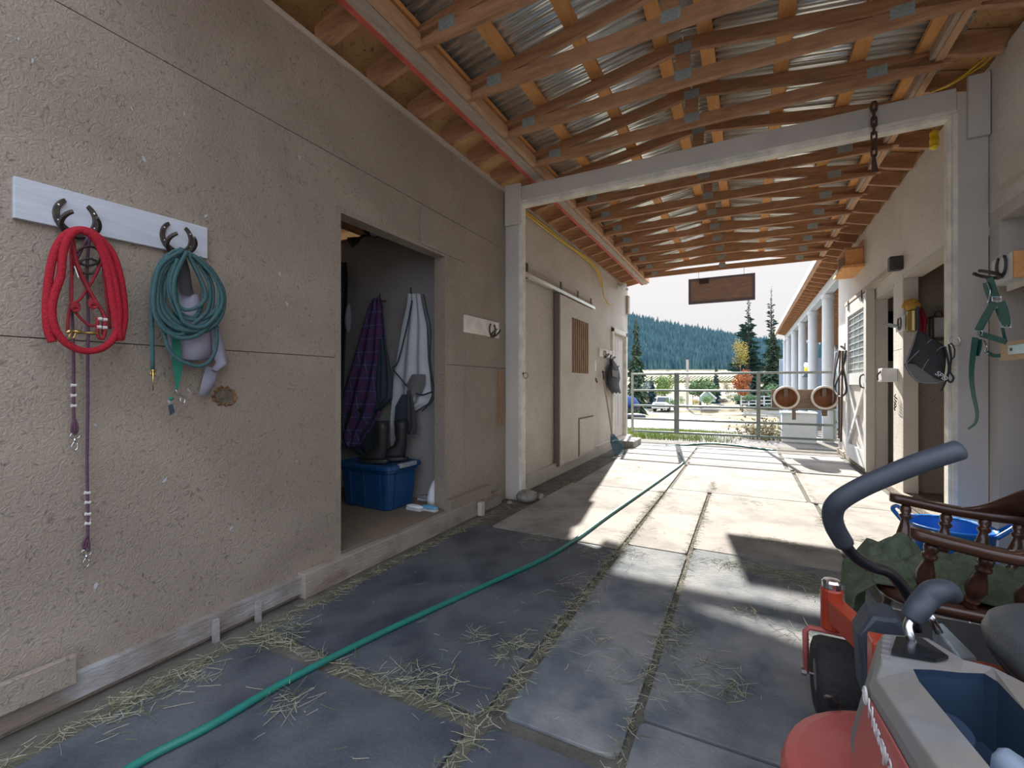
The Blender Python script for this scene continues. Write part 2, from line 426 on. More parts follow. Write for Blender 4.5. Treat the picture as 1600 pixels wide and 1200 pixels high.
# stall partitions seen through the openings
b = B().box(XR+.02, 5.99, 0, 3.5, 6.09, 3.1); struct('wall_stall', b, 'room_paint2' if 'room_paint2' in MATS else 'wall_paint', 'tan inner partition of the stall beyond the right gateway post', 'wall')
b = B().box(XR+.10, 7.5, 0, 3.5, 7.6, 1.45); b.box(XR+.10, 7.5, 2.1, 3.5, 7.6, 3.1); b.box(XR+.55,7.5,1.45,3.5,7.6,2.1)
struct('wall_stall', b, 'frame_paint', 'pale inner partition with a dark window beyond the sliding door', 'wall')
b = B().box(XR+.09, 7.53, 1.44, XR+.58, 7.56, 2.12); struct('window_1', b, 'glass_dark', 'dark window pane inside the stall beside the white sliding door', 'window')
b = B().box(3.5, 1.9, 0, 3.6, YR, 3.1); struct('wall_stall', b, 'wall_paint', 'back wall of the right hand stalls', 'wall')
b = B().box(XR+.16, 1.8, 0, 3.6, 1.9, 3.1); struct('wall_stall', b, 'wall_paint', 'near end wall of the right hand stalls', 'wall')
b = B().box(XR+.12, 1.9, 0, 3.5, YR-.1, .05); struct('floor_stall', b, 'dirt', 'dirt floor of the stalls', 'floor')
# jambs and lintels
b = B().box(XR-.005, 5.76, .07, XR+.11, 5.80, 2.24); b.box(XR-.004, 4.12, 2.20, XR+.14, 5.77, 2.245)
struct('trim_4', b, 'tan_trim' if 'tan_trim' in MATS else 'frame_paint', 'tan lining of the stall doorway beyond the right post', 'trim')
b = B().box(XR-.004, 6.88, .07, XR+.12, 6.93, 2.2); b.box(XR-.004, 6.1, 2.17, XR+.13, 6.9, 2.21)
struct('trim_5', b, 'frame_paint', 'tan lining of the stall doorway beside the white sliding door', 'trim')

# tack room
RX0 = -3.75
b = B().box(RX0, 3.13, .15, XL-.1, 3.23, 2.55); b.box(RX0-.1, .7, .15, RX0, 3.23, 2.55); b.box(RX0, .7, .15, XL-.1, .8, 2.55)
struct('wall_tack_room', b, 'room_paint', 'grey brown board walls inside the tack room', 'wall')
b = B().box(RX0, .8, .0, XL-.005, 3.13, .15)
mat('tack_floor', (.24,.18,.12), .85, c2=(.17,.14,.11), scale=4, bump=.2)
struct('floor_tack_room', b, 'tack_floor', 'worn wooden floor of the tack room', 'floor')
b = B().box(RX0-.1, .7, 2.66, XL-.1, 3.23, 2.70); struct('ceiling_tack_room', b, 'raw_osb', 'raw strand board above the tack room joists', 'ceiling')
for i in range(4):
    X = -3.55+i*.36
    one('ceiling_joist', B().box(X, .8, 2.53, X+.04, 3.13, 2.66), 'lumber_y', 'brown joist under the tack room ceiling', 'joist', 'joists over the tack room')
b = B().box(XL-.10, 2.955, .13, XL+.004, 2.99, 2.19); b.box(XL-.10, 1.9125, 2.17, XL+.003, 2.9545, 2.205); b.box(XL-.10, 1.875, .13, XL+.004, 1.912, 2.205)
struct('trim_6', b, 'wall_paint', 'painted lining of the tack room doorway', 'trim')

# gateway frame
YF = 3.98
b = B().box(XL, YF, 0, -2.0, YF+.10, 3.0); struct('trim_7', b, 'frame_paint', 'left gateway post, grey painted with a cream inner edge', 'trim', bevel=.004)
b = B().box(-2.0, YF+.01, 0.04, -1.975, YF+.11, 2.93); struct('trim_8', b, 'cream_paint', 'cream moulding on the inside of the left gateway post', 'trim')
b = B().box(XL+.01, YF-.035, 2.72, -1.965, YF, 3.12); struct('trim_9', b, 'frame_paint', 'grey cap block nailed over the top of the left post', 'trim', bevel=.005)
b = B().box(-1.975, YF+.005, 2.955, 1.225, YF+.09, 3.10); struct('trim_10', b, 'frame_paint', 'grey painted header beam spanning the aisle', 'trim', bevel=.004)
b = B().box(-1.975, YF, 2.935, 1.225, YF+.12, 2.957); b.box(-1.975, YF+.018, 2.913, 1.225, YF+.10, 2.935)
struct('trim_11', b, 'cream_paint', 'cream moulding under the header beam', 'trim')
b = B().box(1.225, YF, 0, XR-.003, YF+.11, 3.06); struct('trim_12', b, 'frame_paint', 'right gateway post, grey painted and chipped', 'trim', bevel=.004)
b = B().box(1.205, YF-.004, 0, 1.228, YF+.12, 2.93); b.box(1.19, YF+.03, 0, 1.206, YF+.10, 2.93); struct('trim_13', b, 'cream_paint', 'cream moulding on the inside of the right gateway post', 'trim')
b = B().box(1.27, YF-.035, 2.74, XR-.005, YF, 3.14); struct('trim_14', b, 'frame_paint', 'grey cap block nailed over the top of the right post', 'trim', bevel=.005)

# ---------- roofs ----------
def roofz(X, XC=-.385): return 3.50-.155*abs(X-XC)
NP = 124; Y0, PIT = .55, .068
def corr(y): return .0105*math.cos(2*math.pi*y/PIT)
ysteps = [Y0+i*PIT/6 for i in range(NP*6+1)]
b = B(); n0 = 0
for (xa, xb) in ((-1.95, -.385), (-.385, 1.18)):
    n = len(b.v)
    for y in ysteps:
        for k in range(2):
            x = xa if k == 0 else xb
            b.v.append(Vector((x, y, roofz(x)+.045+corr(y))))
    for i in range(len(ysteps)-1): b.f.append((n+2*i, n+2*i+1, n+2*i+3, n+2*i+2))
rf = struct('ceiling', b, 'galvanised', 'corrugated galvanised roofing over the aisle', 'ceiling', smooth=True, solid=.001)
b = B()
b.quad((-4.4,.4,2.62),( -1.85,.4,3.375),(-1.85,YE+.2,3.375),(-4.4,YE+.2,2.62))
struct('ceiling_left', b, 'raw_osb', 'raw strand board roof deck above the left eave', 'ceiling', solid=.015)
b = B(); b.quad((1.07,.9,3.38),(3.7,.9,2.62),(3.7,22,2.62),(1.07,22,3.38))
struct('ceiling_right', b, 'raw_osb', 'raw strand board roof deck above the right eave', 'ceiling', solid=.015)
# fascia beams
b = B().box(-1.862, .4, 3.155, -1.775, YE+.12, 3.185)
fb = thing('fascia_beam', 'red edged grey fascia beam along the left eave', 'beam', (-1.82, 4.8, 3.155))
fb['kind'] = 'structure'
obj('soffit_board', b, 'gray_wood', fb)
obj('red_edge', B().box(-1.898, .4, 3.148, -1.862, YE+.12, 3.20), 'red_paint', fb)
obj('inner_rail', B().box(-1.768, .4, 3.162, -1.725, YE+.05, 3.24), 'lumber_y', fb)
fb = thing('fascia_beam', 'pale brown fascia beam along the right eave, running on past the aisle', 'beam', (1.08, 10, 3.2))
fb['kind'] = 'structure'
obj('soffit_board', B().box(1.062, .9, 3.20, 1.105, 21.9, 3.33), 'lumber_y', fb)
obj('side_board', B().box(1.035, .9, 3.215, 1.062, 21.9, 3.34), 'gray_wood', fb)
# eave rafters
i = 0
Y = 1.02
rl = None
while Y < YE+.05:
    a = B(); a.beam((XL-.10, Y, 3.187), (-1.9, Y, 3.255), .04, .17)
    rl = one('eave_rafter', a, 'lumber', 'short brown rafter under the left eave between wall and red edged fascia', 'rafter', 'rafters under the left eave')
    if i > 0: rl.data = base.data
    else: base = rl
    Y += .408; i += 1
Y = 1.3; i = 0
while Y < 21.9:
    right = Y < YR
    a = B(); a.beam((1.107, Y, 3.28), (XR-.002, Y, 3.205), .04, .14) if right else a.beam((1.107, Y, 3.28), (3.4, Y, 2.62), .04, .14)
    rl = one('eave_rafter', a, 'lumber', 'short brown rafter under the right eave above the aisle wall' if right else 'brown rafter under the eave of the white column gallery', 'rafter', 'rafters under the right eave' if right else 'rafters over the column gallery')
    Y += .412; i += 1
# trusses
def truss(Y, first=None):
    lab = 'low gabled truss of brown two by four lumber with metal plates, spanning the aisle'
    if first: return dup(first, (first.location.x, Y, first.location.z))
    t = thing('roof_truss', lab, 'truss', (-.385, Y, 3.14), 'roof trusses over the aisle')
    w = .038
    xl, xr, xc = -1.87, 1.10, -.385
    obj('bottom_chord', B().beam((xl, Y, 3.205), (xc, Y, 3.215), w, .088).beam((xc, Y, 3.215), (xr, Y, 3.205), w, .088), 'lumber', t)
    for (xa, xb) in ((xl-.05, xc), (xr+.05, xc)):
        obj('top_chord', B().beam((xa, Y, roofz(xa)-.045), (xb, Y, roofz(xb)-.045), w, .085), 'lumber', t)
    obj('king_post', B().box(xc-.045, Y-w/2+.001, 3.22, xc+.045, Y+w/2-.001, 3.42), 'lumber', t)
    for (x, z) in ((xl+.33, 3.235), (xr-.33, 3.235), (xc, 3.425), (xc, 3.245)):
        p = B().box(x-.055, Y-w/2-.0015, z-.035, x+.055, Y-w/2, z+.035)
        for a in range(3):
            for c in range(3):
                pass
        for a in range(4):
            for c in range(4): p.box(x-.038+a*.022, Y-w/2-.0025, z-.028+c*.017, x-.030+a*.022, Y-w/2-.0015, z-.021+c*.017)
        obj('nail_plate', p, 'plate_metal', t)
    return t
ty = [1.60+.553*k for k in range(14)]
t0 = truss(ty[0])
for Y in ty[1:]: truss(Y, t0)
for off in (-1.40,-1.05,-.60,-.14,.14,.60,1.05,1.40):
    x = -.385+off
    a = B().beam((x, .6, roofz(x)+.017), (x, 8.98, roofz(x)+.017), .09, .032)
    one('roof_purlin', a, 'purlin_wood', 'flat orange brown purlin lying between trusses and corrugated roofing', 'purlin', 'purlins under the corrugated roofing')

# ---------- ground ----------
def gz(x, y):
    d = math.hypot(x, y)
    if y < 11: return -.012
    z = -.012 - .052*min(max(d-11.5, 0), 40) 
    if d > 110: z += (d-110)*.014
    return z
m, nt, bs = newmat('yard'); N, L = nt.nodes, nt.links; MATS['yard'] = m
bs.inputs['Roughness'].default_value = .95; bs.inputs['Specular IOR Level'].default_value = .05
tc = N.new('ShaderNodeTexCoord')
def nz(sc, det=8, st=(1,1,1)):
    mp = N.new('ShaderNodeMapping'); mp.inputs['Scale'].default_value = st; L.new(tc.outputs['Object'], mp.inputs['Vector'])
    v = N.new('ShaderNodeTexNoise'); v.inputs['Scale'].default_value = sc; v.inputs['Detail'].default_value = det; L.new(mp.outputs[0], v.inputs['Vector']); return v.outputs['Fac']
def ramp(f, stops):
    r = N.new('ShaderNodeValToRGB'); e = r.color_ramp.elements
    e[0].position, e[0].color = stops[0][0], (*stops[0][1], 1); e[1].position, e[1].color = stops[1][0], (*stops[1][1], 1)
    for s_ in stops[2:]: q = e.new(s_[0]); q.color = (*s_[1], 1)
    L.new(f, r.inputs[0]); return r.outputs[0]
def mixc(f, a, c):
    mx = N.new('ShaderNodeMix'); mx.data_type = 'RGBA'; L.new(f, mx.inputs[0]); L.new(a, mx.inputs[6]); L.new(c, mx.inputs[7]); return mx.outputs[2]
gravel = ramp(nz(14), [(.3, (.13,.12,.11)), (.7, (.235,.22,.20))])
grass = ramp(nz(5), [(.35, (.085,.07,.032)), (.65, (.15,.12,.062))])
big = nz(.16, 3)
mask = ramp(big, [(.44, (0,0,0)), (.56, (1,1,1))])
c = mixc(mask, gravel, grass)
L.new(c, bs.inputs['Base Color'])
bp = N.new('ShaderNodeBump'); bp.inputs['Strength'].default_value = .6; bp.inputs['Distance'].default_value = .03
L.new(nz(30), bp.inputs['Height']); L.new(bp.outputs[0], bs.inputs['Normal'])
xs = [-160,-100,-60,-35,-20,-12,-6,-2,2,6,12,20,35,60,100,160]; ysx = [-12,-6,0,5,9.4,11,12,14,17,20,25,30,36,42,50,60,75,95,120,160,210,270,330]
b = B(); n = 0
for y in ysx:
    for x in xs: b.v.append(Vector((x, y, gz(x, y))))
K = len(xs)
for i in range(len(ysx)-1):
    for j in range(K-1): b.f.append((i*K+j, i*K+j+1, (i+1)*K+j+1, (i+1)*K+j))
struct('ground', b, 'yard', 'gravel yard sloping away beyond the gate', 'ground', smooth=True)
b = B().box(XL-.02, -2.5, -.04, XR+.15, 9.6, 0)
mat('aisle_floor', (.085,.08,.07), .95, c2=(.17,.155,.135), scale=7, bump=.35, bscale=50, c3=(.13,.12,.10), s3=2, spec=.1)
struct('floor', b, 'aisle_floor', 'dusty packed floor of the aisle', 'floor')
# =================== THINGS: WALLS ===================
def shoe(c, U, V, Nn, r=.054, w=.021, t=.009, gap=34, n=28, oval=1.12):
    """flat horseshoe; opening towards V; thickness along Nn"""
    b = B(); c, U, V, Nn = Vector(c), Vector(U).normalized(), Vector(V).normalized(), Vector(Nn).normalized()
    rings = []
    for i in range(n+1):
        a = math.radians(90+gap+(360-2*gap)*i/n)
        e = 1-.35*(abs(i/n-.5)*2)**3
        ri, ro = r-w/2*e, r+w/2*e
        def p(q): return c+U*(math.cos(a)*q)+V*(math.sin(a)*q*oval)
        rings.append([p(ri)+Nn*0, p(ro)+Nn*0, p(ro-.001)+Nn*t, p(ri+.001)+Nn*t])
    b.loft(rings); return b
def shoe_nails(c, U, V, Nn, r=.054, t=.009, gap=34, oval=1.12):
    b = B(); c, U, V, Nn = Vector(c), Vector(U).normalized(), Vector(V).normalized(), Vector(Nn).normalized()
    for f in (.1, .28, .72, .9):
        a = math.radians(90+gap+(360-2*gap)*f)
        b.lathe([(.0001, t), (.005, t), (.004, t+.003), (.0001, t+.004)], c+U*math.cos(a)*r+V*math.sin(a)*r*oval, Nn, 8)
    return b
def rack(label, X, y0, y1, z0, z1, shoes, side=1, tilt=0.0, depth=.02, m='board_white', group=None, hook_r=.05):
    """board on wall plane X; shoes = list of Y. side +1 board faces +X, -1 faces -X"""
    t = thing('horseshoe_rack', label, 'hook rack', (X, (y0+y1)/2, (z0+z1)/2), group)
    b = B(); n = len(b.v)
    b.box(X, y0, z0, X+side*depth, y1, z1)
    for v in b.v: v.z += tilt*(v.y-y0)
    obj('board', b, m, t, bevel=.002)
    for (sy, sz, kind) in shoes:
        f = X+side*(depth+.0005)
        if 'f' in kind:
            h = obj('horseshoe', shoe((f, sy, sz), (0,1,0), (0,0,1), (side,0,0)), 'iron', t, bevel=.0015)
            obj('nail', shoe_nails((f, sy, sz), (0,1,0), (0,0,1), (side,0,0)), 'steel', h)
        if 'h' in kind:
            # second shoe welded on edge, standing out from the board with both ends turned up
            V = Vector((side*.75, 0, .66)).normalized(); U = Vector((0,1,0)); Nn = U.cross(V)
            c = Vector((f, sy, sz-.055))+V*(hook_r*.9)
            hk = obj('hook_shoe', shoe(c, U, V, Nn, r=hook_r, w=.015, t=.014, gap=38), 'iron', t, bevel=.002)
    return t
# racks on the left wall
P1 = PX(115, 330, XL); P2 = PX(272, 370, XL)
r1 = rack('long white board with two horseshoe hooks, holding red and green ropes', XL, .557, 1.155, 1.695, 1.832, [(P1.y, 1.745, 'fh'), (P2.y, 1.765, 'fh')], tilt=.022)
q1, q2 = PX(724, 505, XL), PX(777, 513, XL)
r2 = rack('short white board with empty horseshoe hook beside the tack room doorway', XL, q1.y, q2.y, 1.592, 1.742, [(PX(766,513,XL).y, 1.66, 'fh')], m='cream_paint')
q1, q2 = PX(935, 550, XL), PX(955, 553, XL)
r3 = rack('small cream board with horseshoes beside the far entry door', XL, q1.y, q2.y+.1, 1.60, 1.74, [(PX(943,550,XL).y, 1.66, 'fh'), (PX(953,555,XL).y, 1.63, 'h')], m='cream_paint')
# rack on the right wall near edge: board at px 1548-1590
t = thing('horseshoe_rack', 'thick white block with horseshoe hook carrying the green halter', 'hook rack', PX(1568,417,XR-.03))
Yb = PX(1549,415,XR-.03).y
a0 = PX(1549, 392, XR-.07); 
obj('board', B().box(XR+.0, 3.50, 1.735, XR-.075, 3.74, 1.885), 'white_paint', t, bevel=.003)
obj('end_grain', B().box(XR-.001, 3.485, 1.737, XR-.074, 3.50, 1.883), 'purlin_wood', t)
hh = PX(1575, 405, XR-.08)
h = obj('horseshoe', shoe((XR-.0755, 3.61, 1.83), (0,1,0), (0,0,1), (-1,0,0)), 'iron', t, bevel=.0015)
Vv = Vector((-.85, .0, .35)).normalized(); Uu = Vector((0,1,0))
hk = obj('hook_shoe', shoe(Vector((XR-.076,3.63,1.76))+Vv*.065, Uu, Vv, Uu.cross(Vv), r=.055, w=.020, t=.016, gap=38), 'iron', t, bevel=.002)
obj('cleat', B().box(XR+.0, 3.50, 1.70, XR-.01, 3.74, 1.735).box(XR+.001, 3.50, 1.735, XR+.121, 3.74, 1.76), 'cream_paint', t)
hkp = Vector((XR-.15, 3.62, 1.745))
# rack on post by stall doorway
p = PX(1410, 508, XR)
t = rack('white block with horseshoe on the post between the two stall doorways', XR, p.y-.09, p.y+.14, p.z-.06, p.z+.09, [(p.y+.0, p.z+.02, 'f')], side=-1, m='white_paint')
Vv = Vector((-.9, 0, .3)).normalized(); Uu = Vector((0,1,0))
obj('hook_shoe', shoe(Vector((XR-.022,p.y+.05,p.z-.02))+Vv*.07, Uu, Vv, Uu.cross(Vv), r=.055, w=.020, t=.016, gap=38), 'plate_metal', t)
# rack beside gate on right wall
p = PX(1318, 545, XR)
t = rack('small white block with hooks holding the dark lead ropes at the far right corner', XR, 8.45, 8.75, p.z-.06, p.z+.10, [(8.60, p.z+.02, 'f'), (8.52, p.z, 'h')], side=-1, m='white_paint', hook_r=.06)

# ---- red lead rope ----
XP = XL+.09
def on(X, pts): return [PX(x, y, X) for x, y in pts]
def z3(pts, X=XP, ox=60, oy=290, s=686/160.): return [PX(ox+x/s, oy+y/s, X) for x, y in pts]
t = thing('lead_rope', 'thick red braided lead rope coiled over the left horseshoe hook', 'rope', PX(133, 370, XP))
L1 = z3([(95,1050),(62,960),(55,800),(70,620),(110,440),(180,330),(270,295),(350,310),(430,370),(500,460),(545,600),(570,760),(575,900),(550,1030)], XP+.012)
L2 = z3([(545,1040),(500,800),(470,600),(420,430),(350,330),(270,300),(200,350),(165,450),(150,600),(110,720),(90,830),(110,950),(180,1050),(290,1105),(400,1100),(480,1050),(530,960),(535,800),(500,600),(450,450),(390,350),(300,305)], XP+.02)
obj('rope', B().tube(L1, .0115, 10, smooth=6).tube(L2, .0115, 10, smooth=6), 'red_rope', t, smooth=True)
sn = z3([(185,985),(230,975),(300,985),(400,990)], XP+.035)
b = B().tube(sn, lambda u: .004+.003*math.sin(u*9)**2, 8, smooth=4); b.tube(z3([(225,975),(205,1015),(235,1020),(250,985)], XP+.035), .0028, 6, smooth=4)
obj('snap', b, 'brass', t, smooth=True)
# rope halter
t = thing('rope_halter', 'thin dark red rope halter hanging inside the red lead rope', 'halter', PX(130, 430, XP-.02))
XQ = XP-.02
b = B()
b.tube(z3([(215,380),(222,600),(222,760),(200,870),(195,985)], XQ), .0045, 6, smooth=4)
b.tube(z3([(215,380),(235,500),(300,640),(370,770),(430,860),(430,1000)], XQ), .0045, 6, smooth=4)
b.tube(z3([(420,520),(360,640),(280,760),(230,800),(250,850),(330,930),(400,940)], XQ), .0045, 6, smooth=4)
b.tube(z3([(230,360),(260,520),(320,660),(400,800),(445,880),(440,1010),(400,1010),(395,880)], XQ+.01), .0055, 6, smooth=4)
b.tube(z3([(430,500),(450,700),(470,850),(480,960)], XQ), .0045, 6, smooth=4)
obj('cord', b, 'red_cord', t, smooth=True)
for (x, y) in ((245,810),(365,790)):
    b = B()
    for k in range(4): b.tube(z3([(x-28,y-20+k*10),(x,y-32+k*11),(x+30,y-10+k*9),(x,y+12+k*7),(x-28,y-20+k*10)], XQ+.008+.002*k), .0035, 5, smooth=4)
    obj('knot', b, 'red_cord', t, smooth=True)
b = B()
for (x, y) in ((410,893),(446,898),(405,948),(444,952)): b.tube(z3([(x-14,y),(x+14,y)], XQ+.012), .0065, 8)
obj('whipping', b, 'white_thread', t)
b = B().tube(z3([(243,540),(270,615)], XQ+.012), .003, 6); obj('tip', b, 'steel', t)
# purple reins
XQ2 = XP-.045
t = thing('rein', 'long purple braided rein with silver snaps hanging down below the red rope', 'rein', PX(135, 400, XQ2))
g1 = on(XQ2, [(140,365),(136,420),(138,500),(137,560),(137,640),(136,720),(137,800),(137,842)])
g2 = on(XQ2, [(140,365),(112,430),(114,520),(115,580),(115,640),(117,676)])
obj('braid', B().tube(g1, .0048, 8, smooth=6).tube(g2, .0048, 8, smooth=6)
    .tube(on(XQ2, [(137,835),(130,850),(133,858),(137,840),(139,858),(136,862)]), .004, 6, smooth=4)
    .tube(on(XQ2, [(115,655),(112,672),(117,678),(121,670),(117,655)]), .004, 6, smooth=4), 'purple_rope', t, smooth=True)
b = B()
for (x, y) in ((115,602),(115,618),(115,634),(136,770),(137,785),(137,803),(137,818)): b.tube(on(XQ2, [(x-4,y),(x+4,y)]), .0062, 8)
obj('wire_wrap', b, 'white_thread', t)
for (x, y, s) in ((117,678,1),(135,860,1)):
    b = B().tube(on(XQ2, [(x-6,y),(x+6,y),(x+7,y+5),(x,y+8),(x-7,y+5),(x-6,y)]), .0022, 6, smooth=3)
    b.tube(on(XQ2, [(x,y+7),(x,y+13)]), .004, 8)
    b.tube(on(XQ2, [(x-1,y+12),(x-5,y+20),(x-1,y+26),(x+4,y+22),(x+4,y+14)]), .0022, 6, smooth=4)
    obj('snap', b, 'steel', t, smooth=True)
b = B()
for k, r in enumerate((20,16)):
    cx, cy = 138, 400+k*16
    b.tube(on(XP-.03, [(cx+r*math.cos(a), cy+r*.75*math.sin(a)) for a in [math.pi*2*i/16 for i in range(17)]]), .0045, 6)
one('iron_rings', b, 'iron', 'black iron rings hanging from the left horseshoe hook behind the red rope', 'ring', smooth=True)

# ---- green lunge line ----
def z4(pts, X, ox=220, oy=330, s=618/170.): return [PX(ox+x/s, oy+y/s, X) for x, y in pts]
XG = XL+.10
t = thing('lunge_line', 'dark green flat lunge line gathered in many loops on the right horseshoe hook', 'line', PX(272, 392, XG))
b = B()
lp = [[(235,215),(140,260),(85,350),(65,450),(62,600),(68,900)],
 [(240,215),(150,300),(100,430),(85,540),(130,630),(230,690),(340,690),(430,640),(468,540),(450,430),(390,340),(300,250)],
 [(240,220),(180,300),(140,420),(130,560),(135,700),(170,800),(250,860),(340,880),(400,840),(430,760),(430,650)],
 [(250,225),(170,330),(160,460),(200,570),(280,615),(380,600),(440,530),(455,430),(400,330),(310,255)],
 [(250,220),(130,320),(95,460),(110,580),(190,660),(300,680),(400,660),(460,590),(475,480),(440,390),(340,280)],
 [(260,230),(310,330),(350,420),(355,500),(310,600),(220,575),(170,480),(175,330),(240,225)],
 [(265,230),(330,300),(400,400),(410,500),(390,600),(330,650),(230,640),(150,560),(110,450),(150,300),(230,220)],
 [(270,235),(370,300),(450,420),(470,520),(440,620),(350,670),(250,670),(170,620),(120,540),(110,400),(180,260)],
 [(245,218),(120,300),(80,420),(75,560),(120,660),(220,720),(330,700),(420,600),(445,480),(420,360),(330,260)],
 [(262,228),(200,360),(190,470),(215,560),(260,640),(360,655),(450,560),(462,470),(420,380),(350,300),(300,250)],
 [(232,214),(160,250),(95,380),(90,500),(100,600),(150,680),(230,700),(300,640),(380,560),(390,420),(330,300)],
 [(270,240),(340,380),(370,480),(330,540),(250,560),(190,500),(170,400),(210,270)]]
for k, l in enumerate(lp):
    b.tube(z4(l, XG+.004*(k % 5)+.002*k), .0085, 6, smooth=6, flat=.38, up0=(1,0,0))
    
obj('webbing', b, 'green_web', t, smooth=True)
b = B().tube(z4([(60,905),(85,905)], XG), .005, 8).tube(z4([(70,905),(70,960),(69,1020)], XG), lambda u: .0055-.004*u, 8)
b.tube(z4([(55,915),(60,935)], XG), .003, 6).tube(z4([(85,915),(80,935)], XG), .003, 6)
obj('snap', b, 'brass', t, smooth=True)
# bright green strap
t = thing('nylon_strap', 'bright green nylon strap with silver snap hanging under the green line coil', 'strap', PX(275, 560, XG-.03))
Xs = XG-.03
b = B().loft([[z4([(x-w/2, y)], Xs)[0], z4([(x+w/2, y)], Xs)[0], z4([(x+w/2, y)], Xs+.003)[0], z4([(x-w/2, y)], Xs+.003)[0]] for x, y, w in ((195,300,34),(190,450,40),(205,560,40),(200,700,44),(205,850,60),(212,920,48),(208,985,22),(205,1015,10))])
obj('webbing', b, 'green_strap', t)
b = B().tube(z4([(200,1015),(212,1040),(235,1050),(250,1070),(245,1090),(228,1085),(225,1060)], Xs), .0028, 6, smooth=4); obj('snap', b, 'steel', t, smooth=True)
b = B().ball(z4([(172,1065)], Xs)[0], .009, 10); obj('knot', b, 'green_strap', t, smooth=True)
b = B().prism(z4([(155,1105),(178,1095),(192,1140),(165,1160)], Xs), (.004,0,0)); obj('tag', b, 'navy_fabric', t)
# grey boots (fabric wraps)
t = thing('fabric_wrap', 'grey padded fabric leg wrap hanging behind the green line coil', 'leg wrap', PX(310, 540, XL+.05))
Xw = XL+.05
def sheetcurl(rows, X, amp, n=10):
    rings = []
    for (y, xl, xr) in rows:
        r = []
        for j in range(n+1):
            u = j/n; x = xl+(xr-xl)*u
            q = z4([(x, y+8*math.sin(u*math.pi))], X)[0]; q.x += amp*math.sin(u*math.pi); r.append(q)
        rings.append(r)
    return rings
b = B(); b.loft(sheetcurl([(470,215,330),(600,215,350),(700,215,400),(760,225,400),(845,215,395)], Xw, .035), False, False)
obj('cuff', b, 'gray_fabric', t, solid=.005, smooth=True)
b = B(); b.loft(sheetcurl([(650,390,440),(700,392,455),(800,405,480),(860,425,500),(900,400,440)], Xw, .02), False, False)
b.loft(sheetcurl([(880,370,445),(960,348,425),(1040,330,385)], Xw-.01, .006), False, False)
obj('strap', b, 'gray_fabric', t, solid=.004, smooth=True)
b = B(); b.loft(sheetcurl([(250,215,250),(330,205,275),(430,215,290),(470,225,300)], Xw+.03, .01), False, False)
obj('lining', b, 'charcoal', t, solid=.004)
b = B(); b.loft(sheetcurl([(640,120,180),(760,150,195),(850,175,215)], Xw-.01, .004), False, False)
obj('flap', b, 'gray_fabric', t, solid=.004)
b = B().tube(z4([(225,838),(300,850),(390,835)], Xw+.036), .003, 6, smooth=4); obj('binding', b, 'charcoal', t)

# boards low on the left wall
q = PX(108, 1060, XL+.05)
one('loose_board', B().box(XL+.036, .05, .10, XL+.062, .70, .20), 'wall_paint', 'short painted plank fixed low on the left wall, at the near end of the sill', 'board', bevel=.003)
a, c2_ = PX(706,785,XL+.07), PX(770,772,XL+.07)
one('loose_board', B().box(XL+.0005, a.y, .125, XL+.055, c2_.y, .22), 'wall_paint', 'short painted plank fixed above the sill beside the left gateway post', 'board', bevel=.004)
one('stake', B().box(XL+.061, 3.36, 0, XL+.10, 3.41, .115), 'frame_paint', 'little grey stake standing against the sill near the left gateway post', 'stake')
for k, (x, lab) in enumerate(((336,'little white stake holding the sill board, nearest the camera'),(402,'little grey stake where the thick sill timber begins'))):
    p = PX(x, 970, XL+.04)
    one('stake', B().box(XL+.062 if p.y > 1.6 else XL+.037, p.y-.012, 0, XL+.085 if p.y > 1.6 else XL+.055, p.y+.012, .10), 'sill_white', lab, 'stake')
p0, p1 = PX(778,570,XL), PX(787,680,XL)
one('wood_batten', B().box(XL+.0005, p0.y, 1.3-.55, XL+.02, p0.y+.07, 1.29), 'bar_wood', 'brown upright batten fixed to the wall beside the left gateway post', 'batten')
one('wood_batten', B().box(XL+.0005, 2.655, 2.19, XL+.012, 3.24, 2.47), 'wall_paint', 'patch of painted sheet above the right part of the tack room doorway', 'patch')

# tie ring on the left post
p = PX(818, 585, -1.94)
t = thing('tie_ring', 'small iron tie ring screwed to the left gateway post', 'ring', (-1.975, YF+.05, p.z))
obj('ring', B().tube([(-1.945+.028*math.cos(a)*.9, YF+.05, p.z-.01+.028*math.sin(a)) for a in [2*math.pi*i/18 for i in range(19)]], .003, 6), 'iron', t, smooth=True)
obj('eye_screw', B().lathe([(.012,0),(.012,.004),(.004,.006),(.004,.012)], (-1.975, YF+.05, p.z+.01), (1,0,0), 10), 'iron', t)

# sliding door on the left
dy0, dy1 = 5.27, 6.72; xd0, xd1 = XL+.045, XL+.085
t = structroot('door_1', 'pale strand board sliding door with barred window in the left wall', 'door', (xd0, (dy0+dy1)/2, .13))
b = B()
wy0, wy1, wz0, wz1 = 5.68, 6.40, 1.30, 2.04
b.box(xd0, dy0, .13, xd1, wy0, 2.27); b.box(xd0, wy1, .13, xd1, dy1, 2.27); b.box(xd0, wy0, .13, xd1, wy1, wz0); b.box(xd0, wy0, wz1, xd1, wy1, 2.27)
obj('leaf', b, 'wall_paint_far_lit', t)
obj('edge_strip', B().box(xd0-.03, dy0-.03, .12, xd1-.01, dy0-.001, 2.28), 'edge_gray' if 'edge_gray' in MATS else mat('edge_gray', (.17,.135,.11), .8), t)
obj('backing', B().box(xd0-.02, wy0, wz0, xd0, wy1, wz1), 'dark_gap', t)
for k in range(9):
    y = wy0+.02+k*(wy1-wy0-.04)/8
    obj('window_bar', B().box(xd0+.002, y-.024, wz0, xd1-.004, y+.024, wz1), 'bar_wood', t)
h = obj('hatch', B().box(xd1, 5.97, .17, xd1+.014, 6.60, .66), 'wall_paint_far_lit', t, bevel=.002)
